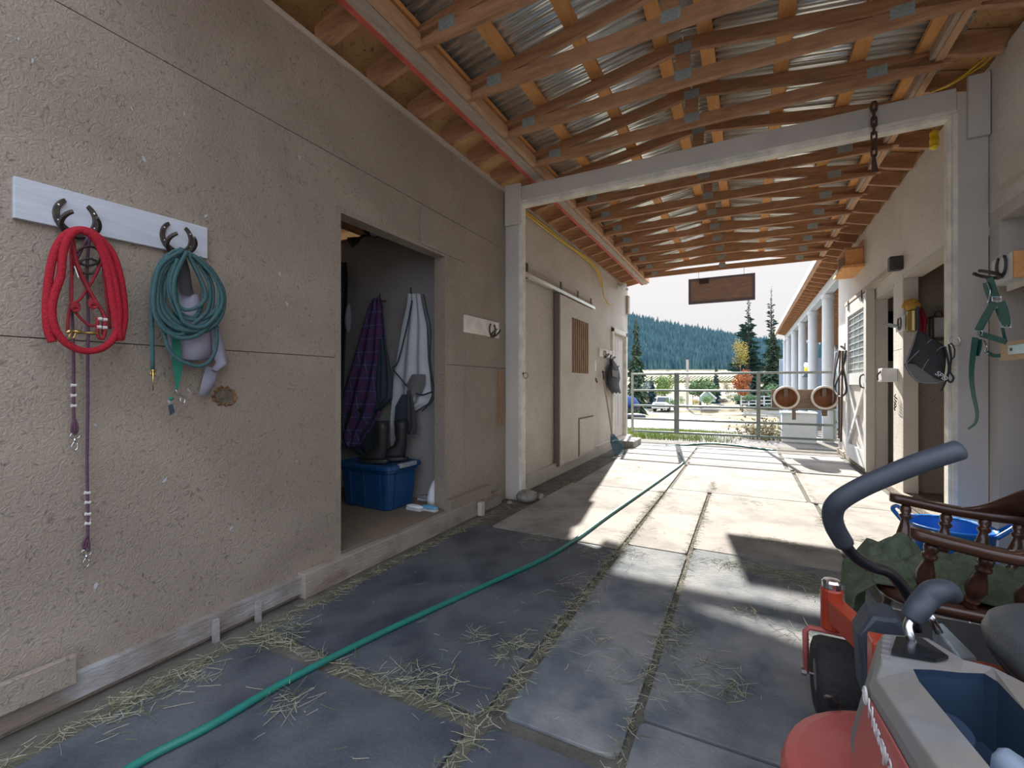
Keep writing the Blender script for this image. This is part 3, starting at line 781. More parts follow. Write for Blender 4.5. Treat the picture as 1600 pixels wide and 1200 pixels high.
obj('hatch_frame', B().box(xd1, 5.945, .15, xd1+.006, 5.968, .68).box(xd1, 5.968, .662, xd1+.006, 6.62, .68), 'edge_gray', t)
t = thing('door_track', 'long metal and timber sliding door track on the left wall', 'track', (XL+.04, 5.4, 2.30))
obj('rail', B().box(XL+.05, 4.15, 2.29, XL+.09, 6.72, 2.33), 'galvanised', t)
obj('batten', B().box(XL+.0005, 4.12, 2.32, XL+.045, 6.72, 2.40), 'gray_wood', t)
obj('end_stop', B().box(XL+.045, 4.10, 2.27, XL+.10, 4.16, 2.42), 'iron', t)
for y in (4.35, 5.35, 6.0, 6.6): obj('hanger', B().box(XL+.046, y, 2.28, XL+.052, y+.05, 2.45), 'iron', t)
# switch, latch
p = PX(929.5, 572, XL); one('switch_plate', B().box(XL+.0005, p.y-.045, p.z-.08, XL+.01, p.y+.045, p.z+.08), 'skin_white', 'white switch plate beside the barred sliding door', 'switch plate', bevel=.003)
p = PX(927, 594, XL)
t = thing('door_latch', 'dark iron latch hardware on the wall below the white switch plate', 'latch', p)
obj('plate', B().box(XL+.0005, p.y-.10, p.z-.02, XL+.012, p.y+.10, p.z+.02), 'iron', t)
obj('hasp', B().tube([(XL+.02,p.y-.06,p.z),(XL+.05,p.y-.02,p.z+.03),(XL+.05,p.y+.04,p.z-.04),(XL+.02,p.y+.08,p.z-.01)], .008, 6, smooth=3), 'iron', t)
# entry door
t = structroot('door_2', 'white panelled entry door at the far end of the left wall', 'door', (XL-.05, 8.5, .13))
lf = obj('leaf', B().box(XL-.075, 8.06, .15, XL-.035, 8.97, 2.08), 'frame_paint', t)
b = B()
for (y0, y1) in ((8.14,8.47),(8.56,8.89)):
    for (z0, z1) in ((1.78,2.0),(.35,.95)): b.box(XL-.036, y0, z0, XL-.030, y1, z1)
obj('panel', b, 'frame_paint', t, bevel=.004)
obj('frame', B().box(XL-.08, 7.96, .10, XL+.03, 8.055, 2.16).box(XL-.08, 8.975, .10, XL+.03, 9.06, 2.16).box(XL-.08, 7.96, 2.085, XL+.03, 9.06, 2.17), 'cream_paint', t, bevel=.004)
obj('threshold', B().box(XL-.08, 8.055, .10, XL+.04, 8.975, .135), 'gray_wood', t)
kb = obj('knob', B().lathe([(.02,0),(.012,.01),(.012,.035),(.028,.045),(.024,.065),(.001,.07)], (XL-.035, 8.13, 1.08), (1,0,0), 12), 'brass', t, smooth=True)
# fly mask on far rack
def pXs(X, pts): return [PX(x, y, X) for x, y in pts]
t = thing('fly_mask', 'black mesh fly mask hanging beside the far entry door', 'fly mask', PX(958,570,XL+.06))
rows = [(562,955,958),(568,953,962),(575,951,966),(583,950,968),(592,950,969),(600,949,967),(606,951,968),(614,956,970)]
rings = []
for y, x0, x1 in rows: rings.append([PX(x0+(x1-x0)*j/8, y+1.5*math.sin(j*2), XL+.06+.05*math.sin(j/8*math.pi)) for j in range(9)])
obj('mesh', B().loft(rings, False, False), 'mask_mesh', t, solid=.004, smooth=True)
obj('ear_strap', B().tube(pXs(XL+.07, [(955,555),(953,565),(960,575),(967,572)]), .012, 6, smooth=3), 'charcoal', t)
obj('trim_patch', B().prism(pXs(XL+.118, [(956,578),(966,580),(965,590),(957,588)]), (.003,0,0)), 'sheet_gray', t)
# fork / broom
t = thing('stable_fork', 'long handled stable fork with blue tines leaning on the left wall', 'fork', PZ(950, 705))
f0, f1 = Vector((XL+.05, 7.30, 1.22)), Vector((XL+.22, 7.20, .34))
obj('handle', B().tube([f0, f1], .014, 8), 'gray_wood', t)
obj('grip', B().tube([f0+Vector((0,0,.0)), f0+Vector((-.005,.0,.1)), f0+Vector((0,.06,.14)), f0+Vector((0,-.06,.14)), f0+Vector((-.005,.0,.1))], .014, 6), 'black_plastic', t)
b = B(); e = Vector((XL+.36, 7.16, .02)); b.box(0,0,0,.0001,.0001,.0001) if False else None
U = Vector((.25,.95,0)).normalized()
for k in range(13):
    s = (k-6)/6.; b.tube([f1+U*s*.04, f1+(e-f1)*.35+U*s*.13, f1+(e-f1)*.7+U*s*.17+Vector((.02,0,-.02)), e+U*s*.17], .006, 5, smooth=3)
b.tube([f1+(e-f1)*.35+U*-.13, f1+(e-f1)*.3, f1+(e-f1)*.35+U*.13], .012, 6, smooth=3)
mat('fork_blue', (.05,.13,.17), .5); obj('tines', b, 'fork_blue', t, smooth=True)
# soffit flood light
p = PX(962, 436, XL+.12)
t = thing('flood_light', 'round white lamp fixed under the left eave near its far end', 'lamp', (XL+.08, 8.45, 2.98))
obj('bulb', B().ball((XL+.12, 8.38, 2.97), .062, 14), 'skin_white', t, smooth=True)
obj('mount', B().lathe([(.05,0),(.05,.03),(.025,.06),(.025,.08)], (XL+.0, 8.45, 2.99), (1,-.3,0), 12), 'cream_paint', t)
p = PX(978, 468, XL)
one('junction_box', B().box(XL+.0005, 9.05, 2.56, XL+.05, 9.19, 2.92), 'gray_wood', 'small grey box high on the far corner of the left wall', 'box', bevel=.006)
# yellow extension cords
b = B().tube([(XL+.03,4.2,3.0),(XL+.03,4.9,3.02),(XL+.04,5.7,3.0),(XL+.03,6.5,3.03),(XL+.04,7.0,2.98),(XL+.04,7.25,2.8),(XL+.04,7.35,2.62),(XL+.03,7.7,2.52),(XL+.03,7.9,2.55)], .009, 6, smooth=6)
b.tube([(XL+.035,4.2,2.98),(XL+.05,5.2,2.97),(XL+.03,6.3,3.0),(XL+.05,6.9,2.94),(XL+.04,7.2,2.74)], .009, 6, smooth=6)
one('extension_cord', b, 'yellow_cord', 'yellow extension cord strung along the top of the left wall', 'cord', smooth=True)
b = B().tube([PD(1585,30,2.7), PD(1563,70,2.75), PD(1540,98,2.85), PD(1510,118,2.95), PD(1478,136,3.1), PD(1450,146,3.2)], .006, 6, smooth=6)
b.tube([PD(1580,30,2.7), PD(1557,72,2.75), PD(1530,98,2.85), PD(1500,122,2.95), PD(1470,138,3.1), PD(1445,147,3.22)], .006, 6, smooth=6)
one('extension_cord', b, 'yellow_cord', 'yellow extension cord looped under the right eave above the right post', 'cord', smooth=True)
t = thing('fly_trap', 'yellow sticky fly trap hanging under the right eave', 'fly trap', (1.29, 4.62, 3.16))
obj('tape', B().lathe([(.012,.0),(.03,-.02),(.026,-.05),(.032,-.08),(.026,-.11),(.03,-.13),(.01,-.15)], (1.29,4.62,3.12), (0,0,1), 10), 'yellow_tape', t)
obj('string', B().tube([(1.29,4.62,3.12),(1.29,4.62,3.22)], .002, 5), 'iron', t)

# =================== TACK ROOM CONTENTS ===================
YB = 3.10
def cloth_rows(rows, Y, folds, amp, phase=0, nx=28, sub=6, seedv=1):
    """rows: (py, pxL, pxR) read at plane Y; returns folded sheet rings"""
    rings = []
    L_ = []
    for i in range(len(rows)-1):
        for k in range(sub):
            u = k/sub; a, b_ = rows[i], rows[i+1]; L_.append(tuple(a[q]+(b_[q]-a[q])*u for q in range(3)))
    L_.append(rows[-1]); n = len(L_)
    for i, (y, xl, xr) in enumerate(L_):
        v = i/(n-1); r = []
        for j in range(nx+1):
            u = j/nx
            q = PY(xl+(xr-xl)*u, y, Y)
            q.y -= .03+amp*(.35+.65*v)*(1+math.sin(u*folds*2*math.pi+phase+v*1.3))*(.6+.4*math.sin(u*math.pi))
            r.append(q)
        rings.append(r)
    return rings
b = B().loft(cloth_rows([(467,588,600),(480,582,604),(510,573,607),(560,560,612),(610,545,608),(650,538,600),(680,533,580),(697,548,570)], YB, 3.2, .035), False, False)
t = thing('plaid_blanket', 'purple plaid horse blanket hanging on the tack room wall', 'blanket', PY(592,468,YB))
obj('cloth', b, 'plaid_wool', t, solid=.006, smooth=True)
b = B(); c0 = PY(563, 641, YB-.135); 
b.prism([c0+Vector((.03,-.012,0)), c0+Vector((0,0,.032)), c0+Vector((-.03,.0,0)), c0+Vector((0,0,-.032))], (0,-.004,0)); obj('patch', b, 'dark_fabric', t)
b = B().loft(cloth_rows([(640,540,590),(690,545,592),(705,562,592),(712,575,590)], YB-.005, 2, .012), False, False); obj('lining', b, 'navy_fabric', t, solid=.005, smooth=True)
b = B().loft(cloth_rows([(530,598,606),(560,598,612),(600,595,618),(622,598,617),(640,593,600)], YB-.02, 2.3, .03, 1), False, False)
one('denim_jacket', b, 'navy_fabric', 'dark blue green jacket hanging beside the purple plaid blanket', 'jacket', solid=.006, smooth=True)
t = thing('fly_sheet', 'pale grey fly sheet with dark edging hanging on the tack room wall', 'fly sheet', PY(652,462,YB))
b = B().loft(cloth_rows([(460,642,660),(480,640,664),(510,633,670),(560,625,672),(595,620,676),(618,619,678),(630,618,672),(650,617,638),(680,617,641),(705,618,634),(717,618,628)], YB, 2.6, .028, .6), False, False)
obj('cloth', b, 'sheet_fabric', t, solid=.005, smooth=True)
b = B().loft(cloth_rows([(585,648,668),(600,640,668),(617,645,662)], YB-.05, .7, .012), False, False); obj('shoulder_patch', b, 'sheet_gray', t, solid=.004)
b = B().loft(cloth_rows([(616,632,641),(635,622,641),(655,621,641),(672,632,641)], YB-.05, .5, .006), False, False); obj('dark_patch', b, 'navy_fabric', t, solid=.004)
def yl(pts, Y): return [PY(x, y, Y) for x, y in pts]
obj('edging', B().tube(yl([(662,460),(667,485),(673,515),(672,560),(677,600),(678,622),(660,642)], YB-.075), .006, 6, smooth=4).tube(yl([(644,470),(636,510),(622,565),(614,575),(625,590),(640,607),(657,617),(676,612)], YB-.085), .007, 6, smooth=4), 'navy_fabric', t, smooth=True)
obj('belly_strap', B().loft(cloth_rows([(610,640,647),(640,641,652),(665,640,656),(678,638,654)], YB-.06, 1.5, .02), False, False), 'charcoal', t, solid=.004)
one('winter_coats', B().loft(cloth_rows([(412,530,548),(440,528,552),(520,520,550),(600,515,548),(700,515,545),(715,520,543)], YB-.02, 2.2, .06), False, False), 'dark_fabric', 'dark coat hanging in the left shadow of the tack room', 'coat', solid=.01, smooth=True)
one('work_glove', B().tube(yl([(545,475),(544,500),(544,520)], YB-.2), lambda u: .012+.018*math.sin(u*math.pi), 8, smooth=3), 'gray_fabric', 'grey brush hanging against the dark coat', 'brush', smooth=True)
for k, (x, y, lab) in enumerate(((603,470,'iron coat hook beside the plaid blanket'),(651,461,'iron coat hook holding the pale fly sheet'))):
    p = PY(x, y, 3.13)
    one('coat_hook', B().tube([p, p+Vector((0,-.05,-.01)), p+Vector((0,-.08,.02)), p+Vector((0,-.075,.05))], .006, 6, smooth=3), 'iron', lab, 'hook')
# tote
tx0, tx1, ty0, ty1 = -3.02, -2.44, 2.64, 3.03
t = thing('storage_tote', 'blue plastic storage tote with lid on the tack room floor', 'tote', (-2.73, 2.84, .15))
def rr_(x0, x1, y0, y1, z, r, n=5):
    o = []
    for cx, cy, a0 in ((x1-r,y1-r,0),(x0+r,y1-r,90),(x0+r,y0+r,180),(x1-r,y0+r,270)):
        for k in range(n+1): a = math.radians(a0+90*k/n); o.append(Vector((cx+r*math.cos(a), cy+r*math.sin(a), z)))
    return o
def rings_in(ins_z, r): return [rr_(tx0+i, tx1-i, ty0+i, ty1-i, z, r) for i, z in ins_z]
obj('tub', B().loft(rings_in([(.045,.151),(.04,.16),(.02,.44),(.008,.45),(.008,.475)], .05)), 'blue_plastic', t, smooth=False, bevel=.002)
b = B()
for x in (tx0+.14, (tx0+tx1)/2, tx1-.12): b.beam((x, ty0+.036, .17), (x, ty0+.014, .44), .02, .012, (0,-1,0))
for y in (ty0+.1, ty1-.1): b.beam((tx1-.036, y, .17), (tx1-.014, y, .44), .02, .012, (1,0,0))
obj('rib', b, 'blue_plastic', t)
obj('lid', B().loft(rings_in([(-.012,.472),(-.015,.48),(-.015,.502),(-.005,.512),(.02,.512),(.025,.503)], .06)), 'blue_plastic', t, bevel=.002)
obj('latch', B().box(tx1-.01, ty0+.10, .485, tx1+.028, ty0+.30, .52), 'plate_metal', t, bevel=.006)
# boots
def boot(cx, cy, rot, lab):
    c, s = math.cos(rot), math.sin(rot)
    z0 = .507; t = thing('rubber_boot', lab, 'boot', (cx, cy, z0))
    def tr(x, y, z): return Vector((cx+x*c-y*s, cy+x*s+y*c, z0+z))
    prof = [(.0,.02,.10,.045,.05),(.0,.0,.12,.05,.05)]
    rings = []
    for z, xo, a, bb in ((.03,.03,.125,.046),(.06,.025,.12,.045),(.09,.0,.095,.044),(.13,-.035,.062,.044),(.18,-.045,.052,.046),(.28,-.045,.06,.052),(.34,-.045,.064,.055)):
        rings.append([tr(xo+a*math.cos(q)*(1 if math.cos(q) > 0 else .85), bb*math.sin(q), z) for q in [2*math.pi*i/16 for i in range(16)]])
    obj('shaft', B().loft(rings), 'rubber_boot', t, smooth=True)
    rings = [[tr(.03+(.13+e)*math.cos(q), (.049+e)*math.sin(q), z) for q in [2*math.pi*i/16 for i in range(16)]] for z, e in ((0.006,0),(.012,.002),(.028,.002),(.032,0))]
    obj('sole', B().loft(rings), 'black_plastic', t)
boot(-2.66, 2.74, math.radians(200), 'black rubber boot on the blue tote lid, the front one of the pair')
boot(-2.60, 2.90, math.radians(210), 'black rubber boot on the blue tote lid, the rear one of the pair')
one('navy_rag', B().loft(cloth_rows([(690,548,580),(705,555,590),(712,565,592)], 2.9, 2, .03), False, False), 'navy_fabric', 'dark cloth bundle lying on the left of the blue tote lid', 'cloth', solid=.02, smooth=True) if False else None
# brushes and white sack
def brush(p, lab, col):
    t = thing('grooming_brush', lab, 'brush', p)
    obj('body', B().ball(p+Vector((0,0,.028)), (.085,.03,.018), 14), col, t, smooth=True)
    obj('bristles', B().box(p.x-.07, p.y-.022, p.z+.001, p.x+.07, p.y+.022, p.z+.022), 'sheet_fabric', t)
brush(PZ(648,797,.15), 'white backed grooming brush on the floor beside the blue tote', 'skin_white')
mat('pale_blue', (.12,.36,.55), .4)
brush(PZ(664,799,.15)+Vector((.02,.03,0)), 'pale blue grooming brush on the floor near the doorway jamb', 'pale_blue')
brush(PZ(655,788,.15)+Vector((-.03,.12,0)), 'grey grooming brush on the floor behind the two pale brushes', 'plate_metal')
p = PZ(672, 790, .15)
b = B(); rings = []
for z, r_ in ((0,.075),(.05,.08),(.12,.06),(.17,.035),(.2,.012)): rings.append([Vector((p.x+.01+r_*math.cos(a)*(1+.12*math.sin(3*a)), 3.03+r_*.8*math.sin(a)*(1+.12*math.cos(4*a)), .151+z)) for a in [2*math.pi*i/16 for i in range(16)]])
one('plastic_sack', B().loft(rings), 'skin_white', 'white plastic sack standing in the tack room corner by the jamb', 'sack', smooth=True)
# twin spot lamp
p = PY(575, 382, 2.95)
t = thing('spot_lamp', 'black twin headed spot lamp under the tack room ceiling', 'lamp', (p.x, 2.95, 2.52))
c0 = Vector((p.x, 2.95, 2.50))
obj('mount', B().lathe([(.045,0),(.045,-.03),(.02,-.05),(.02,-.07)], c0+Vector((0,0,.03)), (0,0,1), 12), 'black_plastic', t)
for s, dz in ((-1,-.03),(1,.02)):
    e = c0+Vector((s*.11, -.03, -.04+dz)); 
    obj('arm', B().tube([c0+Vector((0,0,-.03)), c0+Vector((s*.05,0,-.03)), e], .012, 8, smooth=3), 'black_plastic', t)
    dr = Vector((s*.5,-.6,-.45)).normalized()
    hd = obj('lamp_head', B().lathe([(.018,-.03),(.03,0),(.045,.05),(.05,.06),(.046,.055),(.035,.02)], e, dr, 14), 'black_plastic', t, smooth=True)
    obj('glass', B().lathe([(.001,.048),(.043,.05),(.001,.052)], e, dr, 14), 'pane_gray', hd)
# =================== HANGING SIGN, CHAIN, GATE ===================
def PYr(px, py, Y): return PY(px, py, Y)
s0, s1 = PY(1076, 476, 8.8), PY(1180, 469, 8.8)
t = thing('hanging_sign', 'dark wooden signboard hanging on wires at the far end of the roof', 'sign', ((s0.x+s1.x)/2, 8.8, s0.z))
sx0, sx1, sz0, sz1 = s0.x, s1.x, s0.z, PY(1076,437,8.8).z
obj('panel', B().box(sx0+.02, 8.79, sz0+.02, sx1-.02, 8.81, sz1-.02), 'sign_wood', t)
obj('frame', B().box(sx0, 8.775, sz0, sx0+.04, 8.825, sz1).box(sx1-.04, 8.775, sz0, sx1, 8.825, sz1).box(sx0+.04, 8.775, sz0, sx1-.04, 8.825, sz0+.035).box(sx0+.04, 8.775, sz1-.035, sx1-.04, 8.825, sz1), 'sign_frame', t)
obj('bracket', B().box(sx0+.18, 8.77, sz1-.10, sx0+.34, 8.789, sz1-.02), 'iron', t)
b = B(); rq = random.Random(5)
for k in range(16):
    x = sx0+.2+k*(sx1-sx0-.35)/16; z = sz0+.17+.07*(k/16)+rq.uniform(-.02,.02)
    b.beam((x, 8.788, z), (x+rq.uniform(-.01,.03), 8.788, z+rq.uniform(.03,.07)), .003, .006, (0,1,0))
obj('faded_marks', b, 'sign_stroke', t)
for x in (sx0+.17, sx1-.17): obj('wire', B().tube([(x,8.8,sz1-.01),(x,8.8,3.17)], .003, 5), 'iron', t)
# chain on the header
t = thing('hanging_chain', 'rusty chain hanging from the header beam near the right post', 'chain', (.785, YF-.03, 3.10))
def link(c, vert, L_=.036, W=.014, r=.0062):
    pts = []
    for i in range(17):
        a = 2*math.pi*i/16; x = W*math.cos(a); z = math.copysign(L_-W, math.sin(a))*(1 if abs(math.sin(a)) > .01 else 0)+W*math.sin(a)
        pts.append(Vector((c.x+(x if vert else 0), c.y+(0 if vert else x), c.z+z)))
    return B().tube(pts, r, 6)
for k in range(7): obj('link', link(Vector((.785, YF-.03, 3.08-k*.052)), k % 2 == 0), 'rust', t, smooth=True)
hz = 3.08-7*.052
obj('end_hook', B().tube([(.785,YF-.03,hz+.03),(.785,YF-.03,hz-.02),(.79,YF-.03,hz-.09)], lambda u: .008+.012*u, 8), 'rust', t, smooth=True)
obj('staple', B().tube([(.77,YF+.006,3.09),(.77,YF-.035,3.10),(.80,YF-.035,3.10),(.80,YF+.006,3.09)], .004, 6), 'iron', t)
# gate
YG = 9.42
t = thing('tube_gate', 'long green grey tubular farm gate closing the far end of the aisle', 'gate', (-.3, YG, .15))
gx0, gx1 = XL+.03, 1.36
for k, z in enumerate((1.353, 1.02, .71, .44, .186)):
    b = B().tube([(gx0, YG, z), (gx1, YG, z)], .021, 10); obj('rail', b, 'gate_metal', t, smooth=True)
for x, w in ((gx0+.02,.025),(-1.26,.018),(-1.215,.028),(.1875,.032),(gx1-.02,.025)):
    obj('upright', B().box(x-w, YG-.014, .165, x+w, YG+.014, 1.375), 'gate_metal', t, bevel=.004)
obj('gate_hinge', B().tube([(gx1-.01, YG, .5), (gx1+.015, YG-.02, .5)], .018, 8), 'gate_metal', t)
# chute board with round tubs on the gate
Yt = YG-.03
t = thing('mounting_board', 'weathered board on the gate carrying two round tubs', 'board', (1.0, Yt, .73))
bz0, bz1 = .745, 1.075
c1, c2 = PY(1228,621,Yt-.2), PY(1288,621,Yt-.2)
obj('plank', B().box(c1.x-.21, Yt-.04, bz0-.02, 1.35, Yt+.0, bz1-.02), 'weathered_board', t, bevel=.004)
obj('bracket', B().box(c1.x+.10, Yt-.06, .52, c1.x+.16, Yt-.005, bz0).box(c2.x-.02, Yt-.06, .60, c2.x+.06, Yt-.005, bz0), 'weathered_board', t)
for cc, lab in ((c1,'left round white rimmed tub mounted sideways on the gate board'),(c2,'right round white rimmed tub mounted sideways on the gate board')):
    q = thing('round_tub', lab, 'tub', (cc.x, Yt-.25, cc.z-.2))
    r0 = .185; Cc = (cc.x, Yt-.041, cc.z)
    obj('shell', B().lathe([(.001,.004),(r0-.03,.004),(r0-.008,.235),(r0+.004,.235),(r0-.015,.0),(.001,.0)], Cc, (0,-1,0), 28), 'tub_inside', q, smooth=True)
    obj('rim', B().lathe([(r0-.02,.22),(r0+.012,.22),(r0+.016,.24),(r0+.008,.255),(r0-.018,.252),(r0-.02,.22)], Cc, (0,-1,0), 32, cap=False), 'tub_rim', q, smooth=True)
    obj('divider', B().box(cc.x-.03, Yt-.20, cc.z+.02, cc.x+.03, Yt-.05, cc.z+.155), 'weathered_board', q)

# =================== RIGHT SIDE THINGS ===================
# sliding door
xa, xb = XR-.085, XR-.045; y0, y1 = 6.90, 8.19; z0, z1 = .10, 2.28
t = structroot('door_3', 'white painted sliding stall door with wire glass window and cross brace', 'door', (xa, (y0+y1)/2, .1))
b = B()
sw = .14
b.box(xa, y0, z0, xb, y0+sw, z1); b.box(xa, y1-sw, z0, xb, y1, z1); b.box(xa, y0+sw, z1-.16, xb, y1-sw, z1); b.box(xa, y0+sw, z0, xb, y1-sw, z0+.2); b.box(xa, y0+sw, 1.14, xb, y1-sw, 1.30)
obj('door_frame', b, 'white_paint', t)
obj('edge_board', B().box(xa-.01, y0-.045, z0-.02, XR-.01, y0-.002, z1+.03), 'frame_paint', t)
obj('panel', B().box(xb-.012, y0+sw, z0+.2, xb-.004, y1-sw, 1.14), 'frame_paint', t)
wy0_, wy1_, wz0_, wz1_ = y0+sw, y1-sw, 1.30, z1-.16
obj('pane', B().box(xb-.02, wy0_, wz0_, xb-.014, wy1_, wz1_), 'pane_gray', t)
b = B()
for k in range(9): z = wz0_+.05+k*(wz1_-wz0_-.1)/8; b.box(xb-.028, wy0_, z-.005, xb-.021, wy1_, z+.005)
for k in range(4): y = wy0_+.05+k*(wy1_-wy0_-.1)/3; b.box(xb-.027, y-.004, wz0_, xb-.022, y+.004, wz1_)
obj('wire_grid', b, 'white_paint', t)
obj('brace', B().beam((xa+.018, y0+sw, z0+.2), (xa+.018, y1-sw, 1.14), .075, .034, (1,0,0)), 'white_paint', t)
obj('brace', B().beam((xa+.014, y1-sw, z0+.2), (xa+.014, y0+sw, 1.14), .075, .034, (1,0,0)), 'white_paint', t)
p = PX(1352, 590, xa)
obj('handle', B().tube([(xa-.003,y0+.1,1.10),(xa-.04,y0+.1,1.13),(xa-.04,y0+.1,1.24),(xa-.003,y0+.1,1.27)], .009, 6, smooth=3), 'iron', t)
t = thing('door_track', 'metal sliding door track above the white door on the right wall', 'track', (XR-.05, 7, 2.33))
obj('rail', B().box(XR-.09, 5.85, 2.30, XR-.05, 8.25, 2.345), 'gray_wood', t)
obj('batten', B().box(XR-.045, 5.9, 2.30, XR-.0005, 8.25, 2.40), 'frame_paint', t)
obj('end_cap', B().box(XR-.11, 5.76, 2.29, XR-.0005, 5.85, 2.43), 'iron', t, bevel=.01)
for y in (7.1, 7.95): obj('hanger', B().box(XR-.096, y, 2.20, XR-.09, y+.05, 2.34), 'iron', t)
# box under eave
p = PX(1330, 400, XR)
t = thing('wooden_box', 'small open fronted wooden box on a shelf high on the right wall', 'box', (XR-.1, 7.75, 2.72))
y0, y1 = 7.45, 8.05
obj('shelf', B().box(XR-.24, y0-.05, 2.70, XR-.0005, y1+.12, 2.735), 'purlin_wood', t)
obj('back_panel', B().box(XR-.02, y0, 2.735, XR-.001, y1, 3.06), 'lumber_y', t)
obj('side_panel', B().box(XR-.2, y0, 2.735, XR-.02, y0+.025, 2.95), 'purlin_wood', t)
obj('side_panel', B().box(XR-.2, y1-.025, 2.735, XR-.02, y1, 3.0), 'gray_wood', t)
obj('top_panel', B().beam((XR-.11, y0, 2.97), (XR-.11, y1, 2.97), .2, .02), 'lumber', t)
# door latch box + wire on post
p = PX(1402, 586, XR)
t = thing('latch_box', 'white weathered latch block sticking out of the post between the stall doorways', 'latch', (XR-.05, p.y, p.z))
obj('block', B().box(XR-.13, p.y-.02, p.z-.07, XR-.0005, p.y+.14, p.z+.07), 'white_paint', t, bevel=.006)
obj('bolt', B().tube([(XR-.13,p.y+.02,p.z+.04),(XR-.15,p.y+.06,p.z),(XR-.14,p.y+.1,p.z-.05)], .008, 6, smooth=3), 'rust', t)
p = PX(1402, 625, XR)
t = thing('wire_twist', 'rusty twist of chain and wire hanging on the post below the latch block', 'wire', (XR-.02, p.y, p.z))
b = B()
for k in range(5): b.tube([(XR-.012, p.y+.03*math.sin(k), p.z+.06-k*.03), (XR-.03, p.y-.03, p.z+.04-k*.03), (XR-.012, p.y-.05+.02*k, p.z+.01-k*.03)], .005, 5, smooth=3)
obj('wire', b, 'rust', t)
# glove and can on partition jamb
YJ = 5.755
p = PY(1423, 480, YJ-.03)
t = thing('tin_can', 'rusty open tin fixed on the tan doorway jamb', 'can', (1.42, YJ-.05, p.z-.15))
gx = 1.405
zc = PY(1422,510,YJ).z
obj('tin', B().lathe([(.001,0),(.05,0),(.05,.19),(.046,.19),(.046,.01),(.001,.01)], (gx+.03, YJ-.055, zc-.05), (0,0,1), 16), 'brass', t)
t = thing('work_glove', 'yellow leather work glove stuffed into the tin on the doorway jamb', 'glove', (gx+.03, YJ-.055, zc+.12))
obj('palm', B().ball((gx+.03, YJ-.055, zc+.19), (.065,.035,.055), 12), 'yellow_glove' if 'yellow_glove' in MATS else mat('yellow_glove', (.55,.30,.05), .8), t, smooth=True)
for k in range(4):
    a = math.radians(60+25*k); o = Vector((gx+.03+.06*math.cos(a), YJ-.06, zc+.19+.05*math.sin(a)))
    obj('finger', B().tube([o, o+Vector((-.02, -.02, .012)), o+Vector((-.045, -.03, -.012-.012*k))], .013, 7, smooth=2), 'yellow_glove', t, smooth=True)
# red cloth behind
b = B(); rings = []
for y, x0, x1 in ((478,1434,1437),(490,1434,1444),(502,1434,1449),(512,1438,1446),(530,1440,1445)):
    rings.append([PY(x0+(x1-x0)*j/6, y+1.5*math.sin(j*2), 5.86-.03*math.sin(j*1.6)) for j in range(7)])
mat('red_cloth', (.42,.02,.06), .9)
one('red_rag', B().loft(rings, False, False), 'red_cloth', 'crimson rag hanging behind the doorway jamb', 'rag', solid=.008, smooth=True)
# lantern on partition
p = PY(1464, 513, 5.97)
t = thing('wall_lantern', 'small dark lantern with glass sides hanging on the stall partition', 'lantern', (p.x, 5.95, p.z-.1))
w = .055; zz0, zz1 = p.z-.11, p.z+.10
b = B()
for sx in (-w, w):
    for sy in (0, -.1): b.box(p.x+sx-.006, 5.975+sy-.006, zz0, p.x+sx+.006, 5.975+sy+.006, zz1)
b.box(p.x-w-.012, 5.86, zz0-.012, p.x+w+.012, 5.985, zz0+.004); b.box(p.x-w-.012, 5.86, zz1, p.x+w+.012, 5.985, zz1+.014)
obj('case', b, 'rust', t)
obj('glass', B().box(p.x-w+.004, 5.88, zz0+.01, p.x+w-.004, 5.97, zz1-.004), 'pane_gray', t)
obj('ring', B().tube([(p.x-.03, 5.93, zz1+.014), (p.x-.02, 5.93, zz1+.06), (p.x+.02, 5.93, zz1+.06), (p.x+.03, 5.93, zz1+.014)], .005, 6, smooth=3), 'rust', t)
# black mesh feed bag / mask hanging at the post
YM = 3.93
def ym(pts, Y=YM): return [PY(x, y, Y) for x, y in pts]
t = thing('mesh_mask', 'black mesh fly mask with grey edge hanging from a hook on the right gateway post', 'fly mask', PY(1480,535,YM))
def zz(pts, Y): return [PY(1310+x/6.668, 440+y/6.668, Y) for x, y in pts]
def rim(t_): return t_
top = [(820,510),(900,540),(990,600),(1060,640),(1110,680)]
mid = [(705,850),(800,860),(900,930),(1010,1010),(1090,1030)]
bot = [(705,855),(760,960),(840,1040),(950,1055),(1060,1045)]
rings = []
for a_, b_, c_, k in zip(top, mid, bot, range(5)):
    r = []
    for v in range(9):
        f = v/8; x = a_[0]*(1-f)+b_[0]*f; y = a_[1]*(1-f)+b_[1]*f
        q = zz([(x, y)], YM)[0]; q.y -= .075*math.sin(f*math.pi)*math.sin((k+.6)/5.2*math.pi); r.append(q)
    rings.append(r)
obj('mesh_panel', B().loft(rings, False, False), 'mask_mesh', t, solid=.004, smooth=True)
rings = []
for b_, c_, k in zip(mid, bot, range(5)):
    r = []
    for v in range(5):
        f = v/4; x = b_[0]*(1-f)+c_[0]*f; y = b_[1]*(1-f)+c_[1]*f
        q = zz([(x, y)], YM)[0]; q.y += .05*f; r.append(q)
    rings.append(r)
obj('muzzle_band', B().loft(rings, False, False), 'sheet_gray', t, solid=.005, smooth=True)
obj('edge_binding', B().tube(zz([(820,510),(760,680),(705,850),(760,960),(850,1045),(1000,1055),(1090,1035)], YM-.004), .004, 6, smooth=4).tube(zz([(705,855),(830,730),(970,600)], YM-.05), .003, 6, smooth=3)
    .tube(zz([(870,930),(920,840),(1000,740),(1080,680),(1130,680)], YM-.06), .0025, 6, smooth=4), 'gray_fabric', t, smooth=True)
